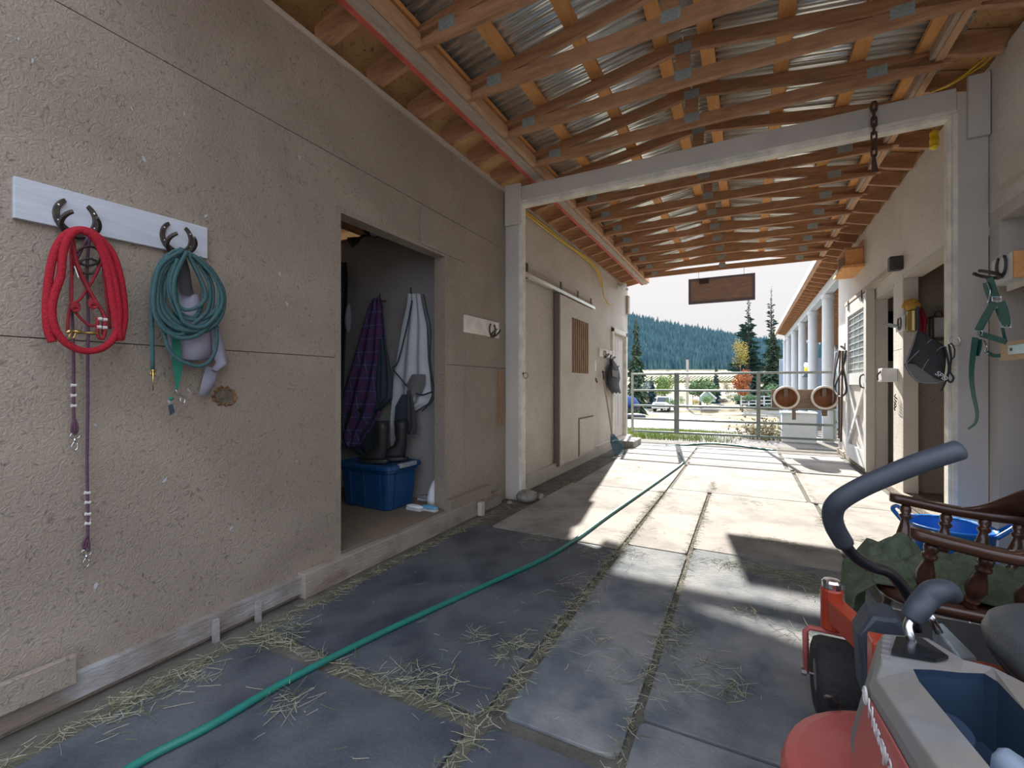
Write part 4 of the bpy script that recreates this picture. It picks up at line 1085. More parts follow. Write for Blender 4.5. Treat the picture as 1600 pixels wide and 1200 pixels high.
obj('strap', B().tube(zz([(1110,680),(1130,760),(1150,880),(1140,980),(1100,1080),(1070,1140)], YM-.02), .006, 6, smooth=4).tube(zz([(1150,650),(1175,800),(1160,930),(1200,1000),(1170,1050),(1130,1000),(1170,900)], YM-.02), .006, 6, smooth=4).tube(zz([(1175,640),(1210,700),(1205,780),(1180,810)], YM-.02), .004, 6, smooth=4), 'charcoal', t, smooth=True)
obj('ear_tab', B().tube(zz([(820,510),(822,420),(818,330),(830,260)], YM), .01, 6, smooth=3), 'charcoal', t)
q = zz([(1075, 985)], YM-.05)[0]
text('lettering', 'SPD', .042, q, (math.radians(90), math.radians(42), 0), 'skin_white', t)
one('wall_hook', shoe(Vector((1.20, YM+.005, PY(1482,533,YM).z+.0)), (1,0,0), (0,0,1), (0,-1,0), r=.028, w=.010, t=.008), 'steel', 'small metal hook on the edge of the right gateway post', 'hook')
# green halter on the near right rack
t = thing('nylon_halter', 'dark green nylon halter with long hanging strap on the near right wall', 'halter', hkp)
def z6(pts, X=XR-.17): return [PX(1400+x/3.53, 360+y/3.53, X) for x, y in pts]
def band(pts, wdt, X=XR-.17, th=.004, w2=None):
    b_ = B(); P_ = cr([Vector((x, y, 0)) for x, y in pts], 6); rings = []
    for i, p_ in enumerate(P_):
        tt = (P_[min(i+1, len(P_)-1)]-P_[max(i-1, 0)]).normalized(); nn = Vector((-tt.y, tt.x, 0))
        ww = wdt/2 if w2 is None else (wdt+(w2-wdt)*i/(len(P_)-1))/2
        a_, c_ = p_+nn*ww, p_-nn*ww
        A_, C_ = z6([(a_.x, a_.y)], X)[0], z6([(c_.x, c_.y)], X)[0]
        rings.append([A_, C_, C_+Vector((-th,0,0)), A_+Vector((-th,0,0))])
    return b_.loft(rings)
Xh = XR-.17
obj('crown_strap', band([(518,262),(535,310),(555,370)], 36), 'halter_green', t)
obj('crown_strap', band([(492,290),(505,340),(530,400)], 20, Xh+.02), 'halter_green', t)
obj('cheek_strap', band([(545,395),(500,470),(455,555)], 40), 'halter_green', t)
obj('cheek_strap', band([(580,395),(600,450),(612,520)], 46, Xh-.01), 'halter_green', t)
obj('cheek_strap', band([(560,430),(590,500),(625,530)], 22, Xh+.015), 'halter_green', t)
obj('nose_band', band([(465,570),(530,590),(610,615)], 30), 'halter_green', t)
obj('nose_band', band([(590,535),(600,580),(610,620)], 14, Xh+.02), 'halter_green', t)
obj('chin_strap', band([(462,600),(460,640),(445,690)], 30, Xh+.01), 'halter_green', t)
obj('chin_strap', band([(505,670),(540,690),(580,690)], 20, Xh+.02), 'halter_green', t)
obj('lead_tail', band([(440,590),(425,700),(418,800),(428,900),(448,1000),(440,1060),(400,1095)], 34, Xh-.004, .003, 10), 'halter_green', t)
for (x, y) in ((556,378),(452,566),(610,522)):
    b = B().tube(z6([(x-24,y-12),(x+24,y-12),(x+24,y+12),(x-24,y+12),(x-24,y-12)], Xh-.008), .0032, 6).tube(z6([(x,y-12),(x,y+12)], Xh-.01), .0028, 6)
    obj('buckle', b, 'steel', t)
obj('snap', B().tube(z6([(505,290),(520,330),(515,380),(505,400)], Xh-.008), .004, 6, smooth=3).tube(z6([(485,610),(500,640),(490,670),(510,680)], Xh-.006), .005, 6, smooth=3), 'steel', t, smooth=True)
# short timber with latch plate at the right edge
p = PX(1564, 548, XR-.12)
t = thing('wood_rail', 'short pale timber rail with metal latch plate at the right edge', 'rail', PX(1580,548,XR-.14))
A_ = PX(1563, 536, XR-.17); 
obj('timber', B().box(XR-.17, 2.6, A_.z-.095, XR-.125, A_.y, A_.z), 'lumber_pale' if 'lumber_pale' in MATS else mat('lumber_pale', (.50,.36,.22), .75, c2=(.58,.43,.28), scale=5, stretch=(6,1,6)), t, bevel=.003)
obj('latch_plate', B().box(XR-.174, A_.y-.26, A_.z-.068, XR-.17, A_.y-.09, A_.z-.022), 'steel', t)
obj('slot', B().box(XR-.176, A_.y-.13, A_.z-.05, XR-.174, A_.y-.115, A_.z-.035), 'iron', t)
obj('bracket', B().box(XR-.125, 3.0, A_.z-.09, XR-.012, 3.05, A_.z-.01), 'lumber_pale', t)
# lead ropes at the far right rack
t = thing('lead_ropes', 'dark lead ropes and leather straps hanging from the far right block', 'rope', (XR-.09, 8.55, 1.7))
def far(pts, X): return [PX(x, y, X) for x, y in pts]
Xf = XR-.10
obj('dark_rope', B().tube(far([(1322,548),(1317,575),(1306,600),(1307,614),(1314,620),(1322,612),(1321,595),(1318,575),(1318,548)], Xf), .014, 6, smooth=5).tube(far([(1312,548),(1305,580),(1303,606),(1309,618)], Xf), .012, 6, smooth=4), 'charcoal', t, smooth=True)
obj('leather_strap', B().tube(far([(1316,548),(1316,600),(1315,650),(1314,690)], Xf-.02), .013, 6, smooth=4).tube(far([(1313,548),(1311,600),(1311,650),(1311,685)], Xf+.01), .012, 6, smooth=4), 'leather', t, smooth=True)
obj('blue_rope', B().tube(far([(1307,550),(1304,575),(1303,590),(1301,640)], Xf), .016, 6, smooth=4), 'gray_fabric', t, smooth=True)
# =================== COLUMN GALLERY ===================
b = B().box(XR-.02, YR, 2.93, XR+.12, 22, 3.10); struct('trim_15', b, 'column_paint', 'pale beam carried by the gallery columns', 'trim')
for k, Y in enumerate((10.85,13.2,15.5,17.9,20.1,21.8)):
    c = ['nearest to the gate','second from the gate','third from the gate','fourth from the gate','fifth from the gate','farthest from the gate'][k]
    t = thing('gallery_column', 'white round gallery column, '+c, 'column', (XR+.05, Y, gz(XR, Y)))
    z = gz(XR, Y)-.02
    obj('shaft', B().lathe([(.10,.0),(.10,2.93-z)], (XR+.05, Y, z), (0,0,1), 20), 'column_paint', t, smooth=False)
    obj('collar', B().lathe([(.115,0),(.12,.04),(.115,.08)], (XR+.05, Y, 2.84), (0,0,1), 20), 'column_paint', t)
b = B()
for (ya, yb) in ((9.4,11.3),(11.9,14.6),(15.2,18.5),(19.0,22)): b.box(3.0, ya, -.6, 3.06, yb, 2.45)
struct('wall_gallery', b, 'gallery_wall', 'blue grey wall panels at the back of the column gallery', 'wall')
b = B().box(3.07, 9.4, -.7, 3.12, 22, 2.7); struct('wall_gallery', b, 'dark_gap' if False else 'leather', 'dark brown back wall of the gallery', 'wall')
b = B().box(1.2, 21.95, -.7, 3.1, 22.0, 2.2); struct('wall_gallery_end', b, 'gallery_wall', 'end wall of the column gallery', 'wall')
for y, z in ((9.75,2.75),(9.75,2.0)):
    one('cable_box', B().box(XR+.125, y, z, XR+.22, y+.07, z+.12), 'white_paint', 'small white box on the gallery corner, '+('upper' if z > 2.3 else 'lower')+' of two', 'box') if False else None
# white box by gate
p0, p1 = PZ(1222, 691, .0), PZ(1273, 694, .0)
z = gz(.6, 10.6)
t = thing('white_bin', 'low white wooden bin standing on the ground behind the gate', 'bin', ((p0.x+p1.x)/2, p0.y+.2, z))
obj('body', B().box(.62, 10.5, z, 1.20, 10.85, .56), 'column_paint', t, bevel=.01)
obj('lid', B().box(.60, 10.48, .56, 1.22, 10.87, .59), 'column_paint', t, bevel=.004)
# wind ornament
p = PD(1262, 576, 11.5)
t = thing('garden_ornament', 'colourful fabric ornament hanging between the gallery columns', 'ornament', (p.x, p.y, p.z-.25))
obj('white_ball', B().ball(p+Vector((0,0,.08)), .09, 10), 'skin_white', t, smooth=True)
obj('yellow_body', B().ball(p+Vector((0,0,-.02)), (.08,.08,.10), 10), 'yellow_tape', t, smooth=True)
obj('skirt', B().lathe([(.05,0),(.12,-.14),(.14,-.16),(.02,-.12)], p+Vector((0,0,-.05)), (0,0,1), 12), 'navy_fabric', t, smooth=True)
obj('cord', B().tube([p+Vector((0,0,.1)), Vector((p.x,p.y,2.95))], .004, 5), 'iron', t)
from mathutils import noise as mn
# =================== FLOOR THINGS ===================
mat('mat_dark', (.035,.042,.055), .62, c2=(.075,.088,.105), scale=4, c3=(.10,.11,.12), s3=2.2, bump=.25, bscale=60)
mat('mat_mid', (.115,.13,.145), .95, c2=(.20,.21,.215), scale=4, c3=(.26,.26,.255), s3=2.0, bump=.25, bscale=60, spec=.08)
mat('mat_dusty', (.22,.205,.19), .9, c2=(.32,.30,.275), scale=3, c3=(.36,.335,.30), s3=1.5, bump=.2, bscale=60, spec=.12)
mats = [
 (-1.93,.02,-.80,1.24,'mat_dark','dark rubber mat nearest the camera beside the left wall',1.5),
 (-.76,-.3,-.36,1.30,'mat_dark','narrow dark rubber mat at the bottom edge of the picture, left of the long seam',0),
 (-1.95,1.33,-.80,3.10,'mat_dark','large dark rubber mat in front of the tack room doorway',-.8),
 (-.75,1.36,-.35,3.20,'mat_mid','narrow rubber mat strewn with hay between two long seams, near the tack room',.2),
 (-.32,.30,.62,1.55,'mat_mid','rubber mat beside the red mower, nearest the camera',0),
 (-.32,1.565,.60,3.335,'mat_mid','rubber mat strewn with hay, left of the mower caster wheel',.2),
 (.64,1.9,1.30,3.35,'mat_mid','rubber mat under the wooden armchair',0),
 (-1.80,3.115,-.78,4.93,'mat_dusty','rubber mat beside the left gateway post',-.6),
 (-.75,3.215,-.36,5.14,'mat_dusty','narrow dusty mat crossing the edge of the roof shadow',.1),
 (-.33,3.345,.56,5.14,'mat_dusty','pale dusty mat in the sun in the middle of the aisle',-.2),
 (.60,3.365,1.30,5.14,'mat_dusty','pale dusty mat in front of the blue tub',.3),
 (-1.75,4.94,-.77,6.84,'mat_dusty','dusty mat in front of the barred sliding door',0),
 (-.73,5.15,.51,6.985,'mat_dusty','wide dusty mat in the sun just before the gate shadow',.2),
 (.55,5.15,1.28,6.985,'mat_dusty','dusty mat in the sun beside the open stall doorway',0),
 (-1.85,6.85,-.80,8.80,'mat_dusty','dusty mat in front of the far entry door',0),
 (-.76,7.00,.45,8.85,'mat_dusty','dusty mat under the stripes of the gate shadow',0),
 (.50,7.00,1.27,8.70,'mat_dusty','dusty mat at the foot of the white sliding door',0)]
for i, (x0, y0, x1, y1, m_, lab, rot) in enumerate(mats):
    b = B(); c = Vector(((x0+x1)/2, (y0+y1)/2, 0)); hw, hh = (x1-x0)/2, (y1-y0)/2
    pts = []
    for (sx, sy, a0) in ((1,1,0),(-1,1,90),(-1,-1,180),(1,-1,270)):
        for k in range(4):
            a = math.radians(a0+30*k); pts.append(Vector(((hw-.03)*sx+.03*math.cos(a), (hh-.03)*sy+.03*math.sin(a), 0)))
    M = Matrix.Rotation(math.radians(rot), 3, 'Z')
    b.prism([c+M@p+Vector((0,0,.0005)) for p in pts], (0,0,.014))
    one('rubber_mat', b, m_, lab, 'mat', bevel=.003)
# hose
hp_ = [(120,1260),(220,1190),(330,1133),(450,1063),(600,987),(750,918),(870,862),(950,806),(1005,768),(1045,740),(1066,724),(1067,716),(1062,708)]
pts = [PZ(x, y, .028) for x, y in hp_]
t = thing('garden_hose', 'long green garden hose lying along the aisle', 'hose', PZ(600,987,0))
obj('hose_tube', B().tube(pts, .0135, 10, smooth=8), 'hose', t, smooth=True)
e = pts[-1]; obj('coupling', B().tube([e, e+(pts[-1]-pts[-2]).normalized()*.06], .02, 10), 'brass', t)
pts = [PZ(x, y, .014) for x, y in ((1040,696),(1075,695),(1110,693),(1150,696),(1180,700),(1212,704))]
one('garden_hose', B().tube(pts, .014, 8, smooth=6), 'hose', 'short far piece of dark green hose lying across the aisle before the gate', 'hose', smooth=True)
# hay
def stalks(b, cx, cy, rx, ry, n, ang=None, lmin=.02, lmax=.09, z=.016, lift=.02, r=.00075, gauss=True):
    for _ in range(int(n*.75)):
        x = R.gauss(cx, rx/2) if gauss else R.uniform(cx-rx, cx+rx); y = R.gauss(cy, ry/2) if gauss else R.uniform(cy-ry, cy+ry)
        if x < XL+.1 or x > XR-.05: continue
        a = R.uniform(0, math.pi*2) if ang is None else R.gauss(ang, .6)
        l = R.uniform(lmin, lmax)**1.0; z0 = z+R.uniform(0, lift); dz = R.uniform(-.25,.25)*lift
        p = Vector((x, y, z0)); q = p+Vector((math.cos(a)*l, math.sin(a)*l, dz))
        if q.x < XL+.1 or q.x > XR-.05: continue
        w = Vector((-math.sin(a), math.cos(a), 0))*r*R.uniform(.6,1.7); u = Vector((0,0,r))
        mid = (p+q)/2+w*R.uniform(-4,4)
        n_ = len(b.v); b.v += [p-w, p+w, p+u, mid-w, mid+w, mid+u, q-w, q+w, q+u]
        for k in (0, 3): b.f += [(n_+k, n_+k+1, n_+k+4, n_+k+3), (n_+k+1, n_+k+2, n_+k+5, n_+k+4), (n_+k+2, n_+k, n_+k+3, n_+k+5)]
hb, gb = B(), B()
for bb, f in ((hb, 1), (gb, 1)):
    # seams
    for k in range(26): stalks(bb, -.775, .9+k*.16, .035, .09, int(34*f), None, .015,.07)
    for k in range(30): stalks(bb, -.34+.0*k, 1.0+k*.16, .025, .09, int(16*f), None, .015,.06)
    for k in range(20): stalks(bb, .58, 3.2+k*.28, .03, .14, int(10*f))
    for k in range(24): stalks(bb, XL+.17, .3+k*.16, .05, .1, int(34*f), None, .02, .08, z=.005)
    for k in range(26): stalks(bb, XL+.3, 4.2+k*.16, .12, .1, int(20*f), z=.004)
    for k in range(8): stalks(bb, -1.9+k*.15, 1.30, .08, .035, int(26*f), z=.004)
    # heaps given by where they lie
    for px, py, rx, ry, n_ in ((440,1000,.10,.12,130),(455,1110,.10,.07,60),(660,1075,.16,.14,170),(800,1020,.05,.12,90),(745,1005,.04,.05,35),(300,1060,.16,.12,110),(200,1110,.16,.10,120),(860,845,.20,.12,60),(830,845,.15,.12,60),
        (1200,850,.16,.09,120),(1230,905,.22,.10,260),(1160,890,.22,.07,200),(1290,930,.14,.10,150),(1250,860,.10,.06,50),(980,870,.12,.12,70),(1060,990,.06,.05,60),(1040,1010,.05,.07,60),(1145,1090,.08,.07,60),(1080,1080,.05,.05,35),(1165,960,.08,.05,45),(920,1000,.15,.16,60),(930,870,.15,.1,50),(1260,1000,.12,.1,40),(1000,1060,.2,.2,60),(1350,850,.12,.1,70),(1300,820,.12,.1,60),(1190,790,.3,.2,50),(990,730,.25,.3,60),(900,930,.2,.2,50),(1095,1040,.10,.10,60),
        (1240,690+30,.5,.3,60),(840,800,.25,.12,90)):
        p = PZ(px, py, 0); stalks(bb, p.x, p.y, rx, ry, int(n_*f*.6), None, .015,.10)
    stalks(bb, -.4, 4, 1.6, 4, 500, None, .01, .06, gauss=False)
one('hay_scatter', hb, 'hay', 'dry straw coloured hay stalks strewn over the mats and along the seams', 'hay', kind='stuff')
one('hay_scatter', gb, 'hay_green', 'greenish hay stalks strewn over the mats and along the seams', 'hay', kind='stuff')
# stones near the left post
def stone(p, r, lab, sd=0):
    b = B(); b.ball((0,0,0), r, 12)
    for v in b.v:
        f = 1+.22*mn.noise(v*(14)+Vector((sd,0,0))); v.x *= f; v.y *= f; v.z *= f; v += Vector((p.x, p.y, r[2]*.8+p.z))
    one('stone', b, 'rock', lab, 'stone', smooth=True)
stone(PZ(822,783,0), (.11,.09,.065), 'squarish grey brown stone at the foot of the left gateway post', 1)
stone(PZ(845,780,0), (.035,.04,.035), 'small pale pebble beside the stone at the left gateway post', 4)
stone(PZ(796,788,0), (.03,.03,.02), 'tiny stone against the sill at the left gateway post', 7)
one('step_block', B().box(XL+.11, 8.1, 0, -1.78, 8.75, .13), 'rock', 'low grey block at the far entry door step', 'step', bevel=.02)

# =================== BLUE TUB ===================
tc_ = Vector((1.07, 3.58, 0))
t = thing('muck_tub', 'bright blue flexible tub with loop handles beside the right gateway post', 'tub', (tc_.x, tc_.y, .0))
obj('bowl', B().lathe([(.001,.0),(.14,.0),(.155,.02),(.195,.30),(.205,.31),(.20,.32),(.185,.30),(.145,.03),(.001,.02)], tc_, (0,0,1), 28), 'bright_blue', t, smooth=True)
for s in (-1, 1):
    dr = Vector((-.82, .35*1, 0)).normalized()*s; sd = Vector((-dr.y, dr.x, 0))
    c = tc_+dr*.195+Vector((0,0,.305))
    obj('handle', B().tube([c-sd*.10, c-sd*.08+dr*.035+Vector((0,0,.035)), c-sd*.05+dr*.06+Vector((0,0,.06)), c+sd*.05+dr*.06+Vector((0,0,.06)), c+sd*.08+dr*.035+Vector((0,0,.035)), c+sd*.10], .012, 8, smooth=4), 'bright_blue', t, smooth=True)
one('loose_board', B().prism([PZ(1403,808,.10), PZ(1520,822,.10), PZ(1520,838,.10), PZ(1412,822,.10)], (0,0,-.02)), 'weathered_board', 'grey board end lying in front of the blue tub', 'board') if False else None

# =================== ARMCHAIR ===================
CC = Vector((.74, 2.24, 0)); ff = Vector((-.992,.124,0)); ss = Vector((.124,.992,0))
def ch(f, s, z): return CC+ff*f+ss*s+Vector((0,0,z))
t = thing('wooden_armchair', 'dark wooden captain style armchair facing the aisle behind the red mower', 'chair', (CC.x, CC.y, 0))
def seat_ring(z, e):
    o = []
    for i in range(32):
        a = 2*math.pi*i/32; c, s = math.cos(a), math.sin(a)
        o.append(ch(.03+(.27+e)*math.copysign(abs(c)**.62, c), (.245+e)*math.copysign(abs(s)**.62, s)*(1+.07*c), z))
    return o
obj('seat', B().loft([seat_ring(.362,-.03), seat_ring(.368,-.008), seat_ring(.385,0), seat_ring(.40,-.004), seat_ring(.408,-.02), seat_ring(.402,-.07), seat_ring(.398,-.15)]), 'chair_wood', t, smooth=True)
path = [(.215,-.288,.652),(.10,-.298,.635),(.0,-.298,.622),(-.10,-.288,.618),(-.19,-.245,.625),(-.255,-.16,.632),(-.28,0,.635),(-.255,.16,.632),(-.19,.245,.625),(-.10,.288,.618),(.0,.298,.622),(.10,.298,.635),(.215,.288,.652)]
P_ = cr([Vector(p) for p in path], 6); n = len(P_)
ra, rc = [], []
for i, p in enumerate(P_):
    tt = (P_[min(i+1,n-1)]-P_[max(i-1,0)]); tt.z = 0; tt.normalize(); nn = Vector((-tt.y, tt.x, 0)); u = i/(n-1)
    tipf = min(1, min(u, 1-u)/.02+.55)
    w = (.027+.008*math.sin(min(u,1-u)*14))*tipf
    ra.append([ch(*(p+nn*a+Vector((0,0,z)))) for a, z in ((w,-.016),(w,.008),(w*.8,.014),(-w*.8,.014),(-w,.008),(-w,-.016),(-w*.8,-.021),(w*.8,-.021))])
    q = abs(u-.5)
    hgt = .115*(1-max(0, min(1, (q-.14)/.17))**1.0); hgt = .115*(lambda x: x*x*(3-2*x))(max(0, min(1, 1-(q-.13)/.20)))
    if q < .33:
        lean = nn*(.0)+nn*(-.25*hgt)
        rc.append([ch(*(p+nn*a+lean*(z/.115)+Vector((0,0,.013+z*1.0)))) for a, z in ((.017,0),(.015,hgt*.9),(.006,hgt+.002),(-.006,hgt+.002),(-.015,hgt*.9),(-.017,0))])
obj('arm_rail', B().loft(ra), 'chair_wood', t, smooth=True)
obj('crest', B().loft(rc), 'chair_wood', t, smooth=True)
prof = [(.011,0),(.013,.03),(.019,.05),(.012,.07),(.021,.09),(.021,.10),(.013,.115),(.020,.14),(.027,.19),(.026,.24),(.019,.30),(.013,.36),(.022,.385),(.022,.40),(.014,.415),(.020,.44),(.020,.47),(.013,.5)]
def turned(a, b_, name='spindle', pr=prof, sc=1.0):
    a, b_ = Vector(a), Vector(b_); L_ = (b_-a).length
    obj(name, B().lathe([(r_*sc, z/.5*L_) for r_, z in pr], a, b_-a, 14), 'chair_wood', t, smooth=True)
for s in (-1, 1):
    for f0, fb in ((.16,.18),(.03,.06),(-.085,-.05),(-.175,-.13)):
        sd = .289 if f0 > -.1 else .26
        zt = .622 if f0 > .1 else .605
        turned(ch(fb, s*(.215 if f0 > -.1 else .19), .40), ch(f0, s*sd, zt))
for s in (-.13,-.045,.045,.13): turned(ch(-.19, s, .40), ch(-.265, s*1.2, .62))
for f_ in (.20,-.14):
    for s in (-1, 1):
        turned(ch(f_*1.35, s*.24, 0), ch(f_, s*.17, .37), 'leg', [(.014,0),(.017,.03),(.013,.06),(.024,.12),(.026,.17),(.016,.22),(.024,.25),(.016,.27),(.024,.34),(.024,.40),(.017,.46),(.02,.5)])
for s in (-1, 1): obj('stretcher', B().tube([ch(.245, s*.22, .13), ch(.03, s*.222, .14), ch(-.17, s*.22, .13)], lambda u: .009+.006*math.sin(u*math.pi), 8), 'chair_wood', t, smooth=True)
obj('stretcher', B().tube([ch(.03,-.22,.14), ch(.03,.22,.14)], lambda u: .009+.006*math.sin(u*math.pi), 8), 'chair_wood', t, smooth=True)
# towel
NU, NV = 110, 80
def towel(u, v):
    s = -.185+.41*v
    if u < .62:
        f = -.20+(.495)*(u/.62); p = Vector((f*7, s*7, 1.3))
        h = abs(mn.noise(p))*1.0+.6*abs(mn.noise(p*2.1+Vector((5,2,0))))
        edge = min(1, (min(v, 1-v)/.12), (u/.08))
        ridge = .09*math.exp(-((f-.20)/.05)**2-((s-.13)/.09)**2)+.05*math.exp(-((f+.02)/.05)**2-((s+.06)/.12)**2)
        z = .418+(.085*h+ridge)*max(0, edge)
        q = ch(f+.03*mn.noise(p*1.3), s+.02*mn.noise(p*1.7), z)
    else:
        w = (u-.62)/.38; fold = .02*math.sin(v*17)+.012*math.sin(v*31+w*3)
        f = .315+.03*min(1, w*4)+fold*min(1, w*3)+.02*w; z = .418-w*(.20+.05*math.sin(v*5+1))
        p = Vector((.295*7, s*7, 1.3)); h0 = .10*(abs(mn.noise(p))+.6*abs(mn.noise(p*2.1+Vector((5,2,0)))))*max(0, min(1, min(v,1-v)/.12))
        z += h0*max(0, 1-w*5)
        q = ch(f-.02*(1-min(1,w*4)), s+.03*(w)*math.sin(v*9), z)
    return q
b = B().grid(towel, NU, NV)
one('green_towel', b, 'towel', 'crumpled olive green towel on the armchair seat, hanging over its front edge', 'towel', solid=.008, smooth=True)

# =================== MOWER ===================
t = thing('riding_mower', 'red zero turn riding mower with grey fenders in the near right corner', 'mower', (.72, 1.1, 0))
XM = .72
def mir(pts, s): return [Vector((x if s > 0 else 2*XM-x, y, z)) for x, y, z in pts]
outer = [(.207,.45,.70),(.206,.70,.69),(.205,.88,.652),(.205,1.02,.622),(.222,1.065,.625),(.25,1.18,.635),(.325,1.205,.635),(.355,1.13,.64),(.39,1.115,.645),(.415,1.05,.655),(.422,.70,.69),(.422,.45,.70)]
lip =   [(.199,.45,.675),(.198,.70,.665),(.198,.88,.63),(.197,1.03,.598),(.213,1.078,.60),(.243,1.195,.61),(.332,1.22,.61),(.362,1.14,.615),(.395,1.125,.62),(.42,1.06,.63),(.426,.70,.665),(.426,.45,.675)]
base =  [(.195,.45,.36),(.195,.70,.36),(.196,.90,.36),(.196,1.19,.38),(.205,1.235,.38),(.24,1.28,.38),(.332,1.29,.38),(.362,1.24,.38),(.395,1.2,.38),(.42,1.1,.37),(.426,.70,.36),(.426,.45,.36)]
inner = [(.265,.50,.70),(.265,.70,.69),(.265,.86,.662),(.265,1.02,.634),(.27,1.072,.628),(.30,1.082,.63),(.34,1.09,.632),(.374,1.098,.636),(.381,1.07,.64),(.374,.96,.655),(.374,.70,.688),(.374,.50,.70)]
for s in (1, -1):
    top = B().loft([mir(base, s), mir(lip, s), mir(outer, s), mir(inner, s)], True, False)
    fd = obj('fender', top, 'mower_gray', t, smooth=False, bevel=.004)
    dn = [(x+(.32-x)*.12, y+(.78-y)*.05, .52) for x, y, z in inner]
    obj('tray', B().loft([mir(inner, s), mir([(x,y,z-.012) for x,y,z in inner], s), mir(dn, s)], True, False).prism(mir([(x,y,.522) for x,y,z in dn], s), (0,0,-.006)), 'tray_blue', fd)
    if s > 0:
        pan = [(.1965,.45,.655),(.1958,.70,.645),(.1958,.88,.612),(.1955,1.02,.585),(.1945,1.12,.44),(.194,1.12,.40),(.193,.45,.40)]
        obj('side_panel', B().prism([Vector(p) for p in pan], (-.003,0,0)), 'mower_faded', fd)
        text('logo', 'Husqvarna', .050, (.1905, 1.0, .578), (math.radians(90), 0, math.radians(-90)), 'decal', fd, ext=.001, align='LEFT')
        obj('emblem', B().tube([(.1905, 1.022+.012*math.cos(a), .585+.014*math.sin(a)) for a in [math.pi*2*q/16 for q in range(17)]], .0022, 6).box(.188,1.008,.583,.192,1.036,.587), 'decal', fd)
        obj('lever_slot', B().prism([Vector(p) for p in ((.245,1.100,.634),(.268,1.168,.634),(.312,1.185,.634),(.333,1.12,.638),(.31,1.102,.636))], (0,0,.006)), 'tube_black', fd)
        for k in range(5): obj('ridge', B().box(.226+.0045*k, 1.085+.018*k, .622, .240+.0045*k, 1.091+.018*k, .634+.001*k), 'mower_gray', fd)
# front armrest strip right of the lever
obj('control_box', B().prism([PD(1456,972,1.02), PD(1472,972,1.05), PD(1528,1028,.98), PD(1500,1028,.93)], (0,0,-.05)), 'plate_metal', t, bevel=.006)
# things in the tray
one('folded_cloth', B().loft([[Vector((.298+.02*math.cos(a), .97+.04*math.sin(a), z)) for a in [2*math.pi*i/14 for i in range(14)]] for z in (.5235,.60)]), 'tray_blue', 'dark blue canister lying in the left fender tray of the mower', 'canister', smooth=False, bevel=.006)
one('crumpled_bag', B().loft([[Vector((.340+.022*k*math.cos(a)*(1+.15*math.sin(3*a)), .90+.045*k*math.sin(a)*(1+.12*math.cos(4*a)), z)) for a in [2*math.pi*i/18 for i in range(18)]] for k, z in ((1,.5235),(1.02,.56),(.92,.60),(.5,.615))]), 'gallery_wall', 'pale blue grey crumpled bag in the left fender tray of the mower', 'bag', smooth=True)
# frame, foot board, deck
obj('main_frame', B().box(.23,.42,.30,.30,1.30,.355).box(1.14,.42,.30,1.24,1.30,.355).box(.243,1.235,.45,.280,1.29,.588).box(.26,1.30,.34,1.18,1.34,.42).box(.30,.35,.36,1.14,.8,.60), 'mower_red', t, bevel=.006)
obj('foot_board', B().prism([Vector((.40,1.34,.40)), Vector((1.04,1.34,.40)), Vector((1.04,1.80,.43)), Vector((.40,1.80,.43))], (0,0,.018)), 'black_plastic', t, bevel=.004)
obj('belly_cover', B().box(.42,.8,.42,1.02,1.33,.56), 'mower_red', t, bevel=.02)
b = B()
b.prism([Vector((.245,1.42,.40)),Vector((.235,1.42,.55)),Vector((.265,1.44,.60)),Vector((.315,1.45,.60)),Vector((.375,1.45,.52)),Vector((.40,1.45,.40))], (0,-.09,0))
obj('tank_cover', b, 'foam_grip', t, bevel=.012)
def circ(cx, cy, r, z, n=40, a0=0): return [Vector((cx+r*math.cos(2*math.pi*i/n), cy+r*math.sin(2*math.pi*i/n), z)) for i in range(n)]
b = B().loft([circ(.355,1.23,.285,.10), circ(.355,1.23,.285,.255), circ(.355,1.23,.275,.282), circ(.355,1.23,.25,.292), circ(.355,1.23,.10,.296)])
b.box(.36,1.0,.12,1.08,1.48,.275).loft([circ(1.06,1.23,.28,.10), circ(1.06,1.23,.28,.255), circ(1.06,1.23,.26,.285)])
obj('cutting_deck', b, 'mower_faded', t, smooth=False, bevel=.004)
p = PZ(1299,1094,.293); obj('deck_bolt', B().lathe([(.018,-.005),(.018,.008),(.001,.012)], (p.x, p.y, .288), (0,0,1), 10), 'tube_black', t)
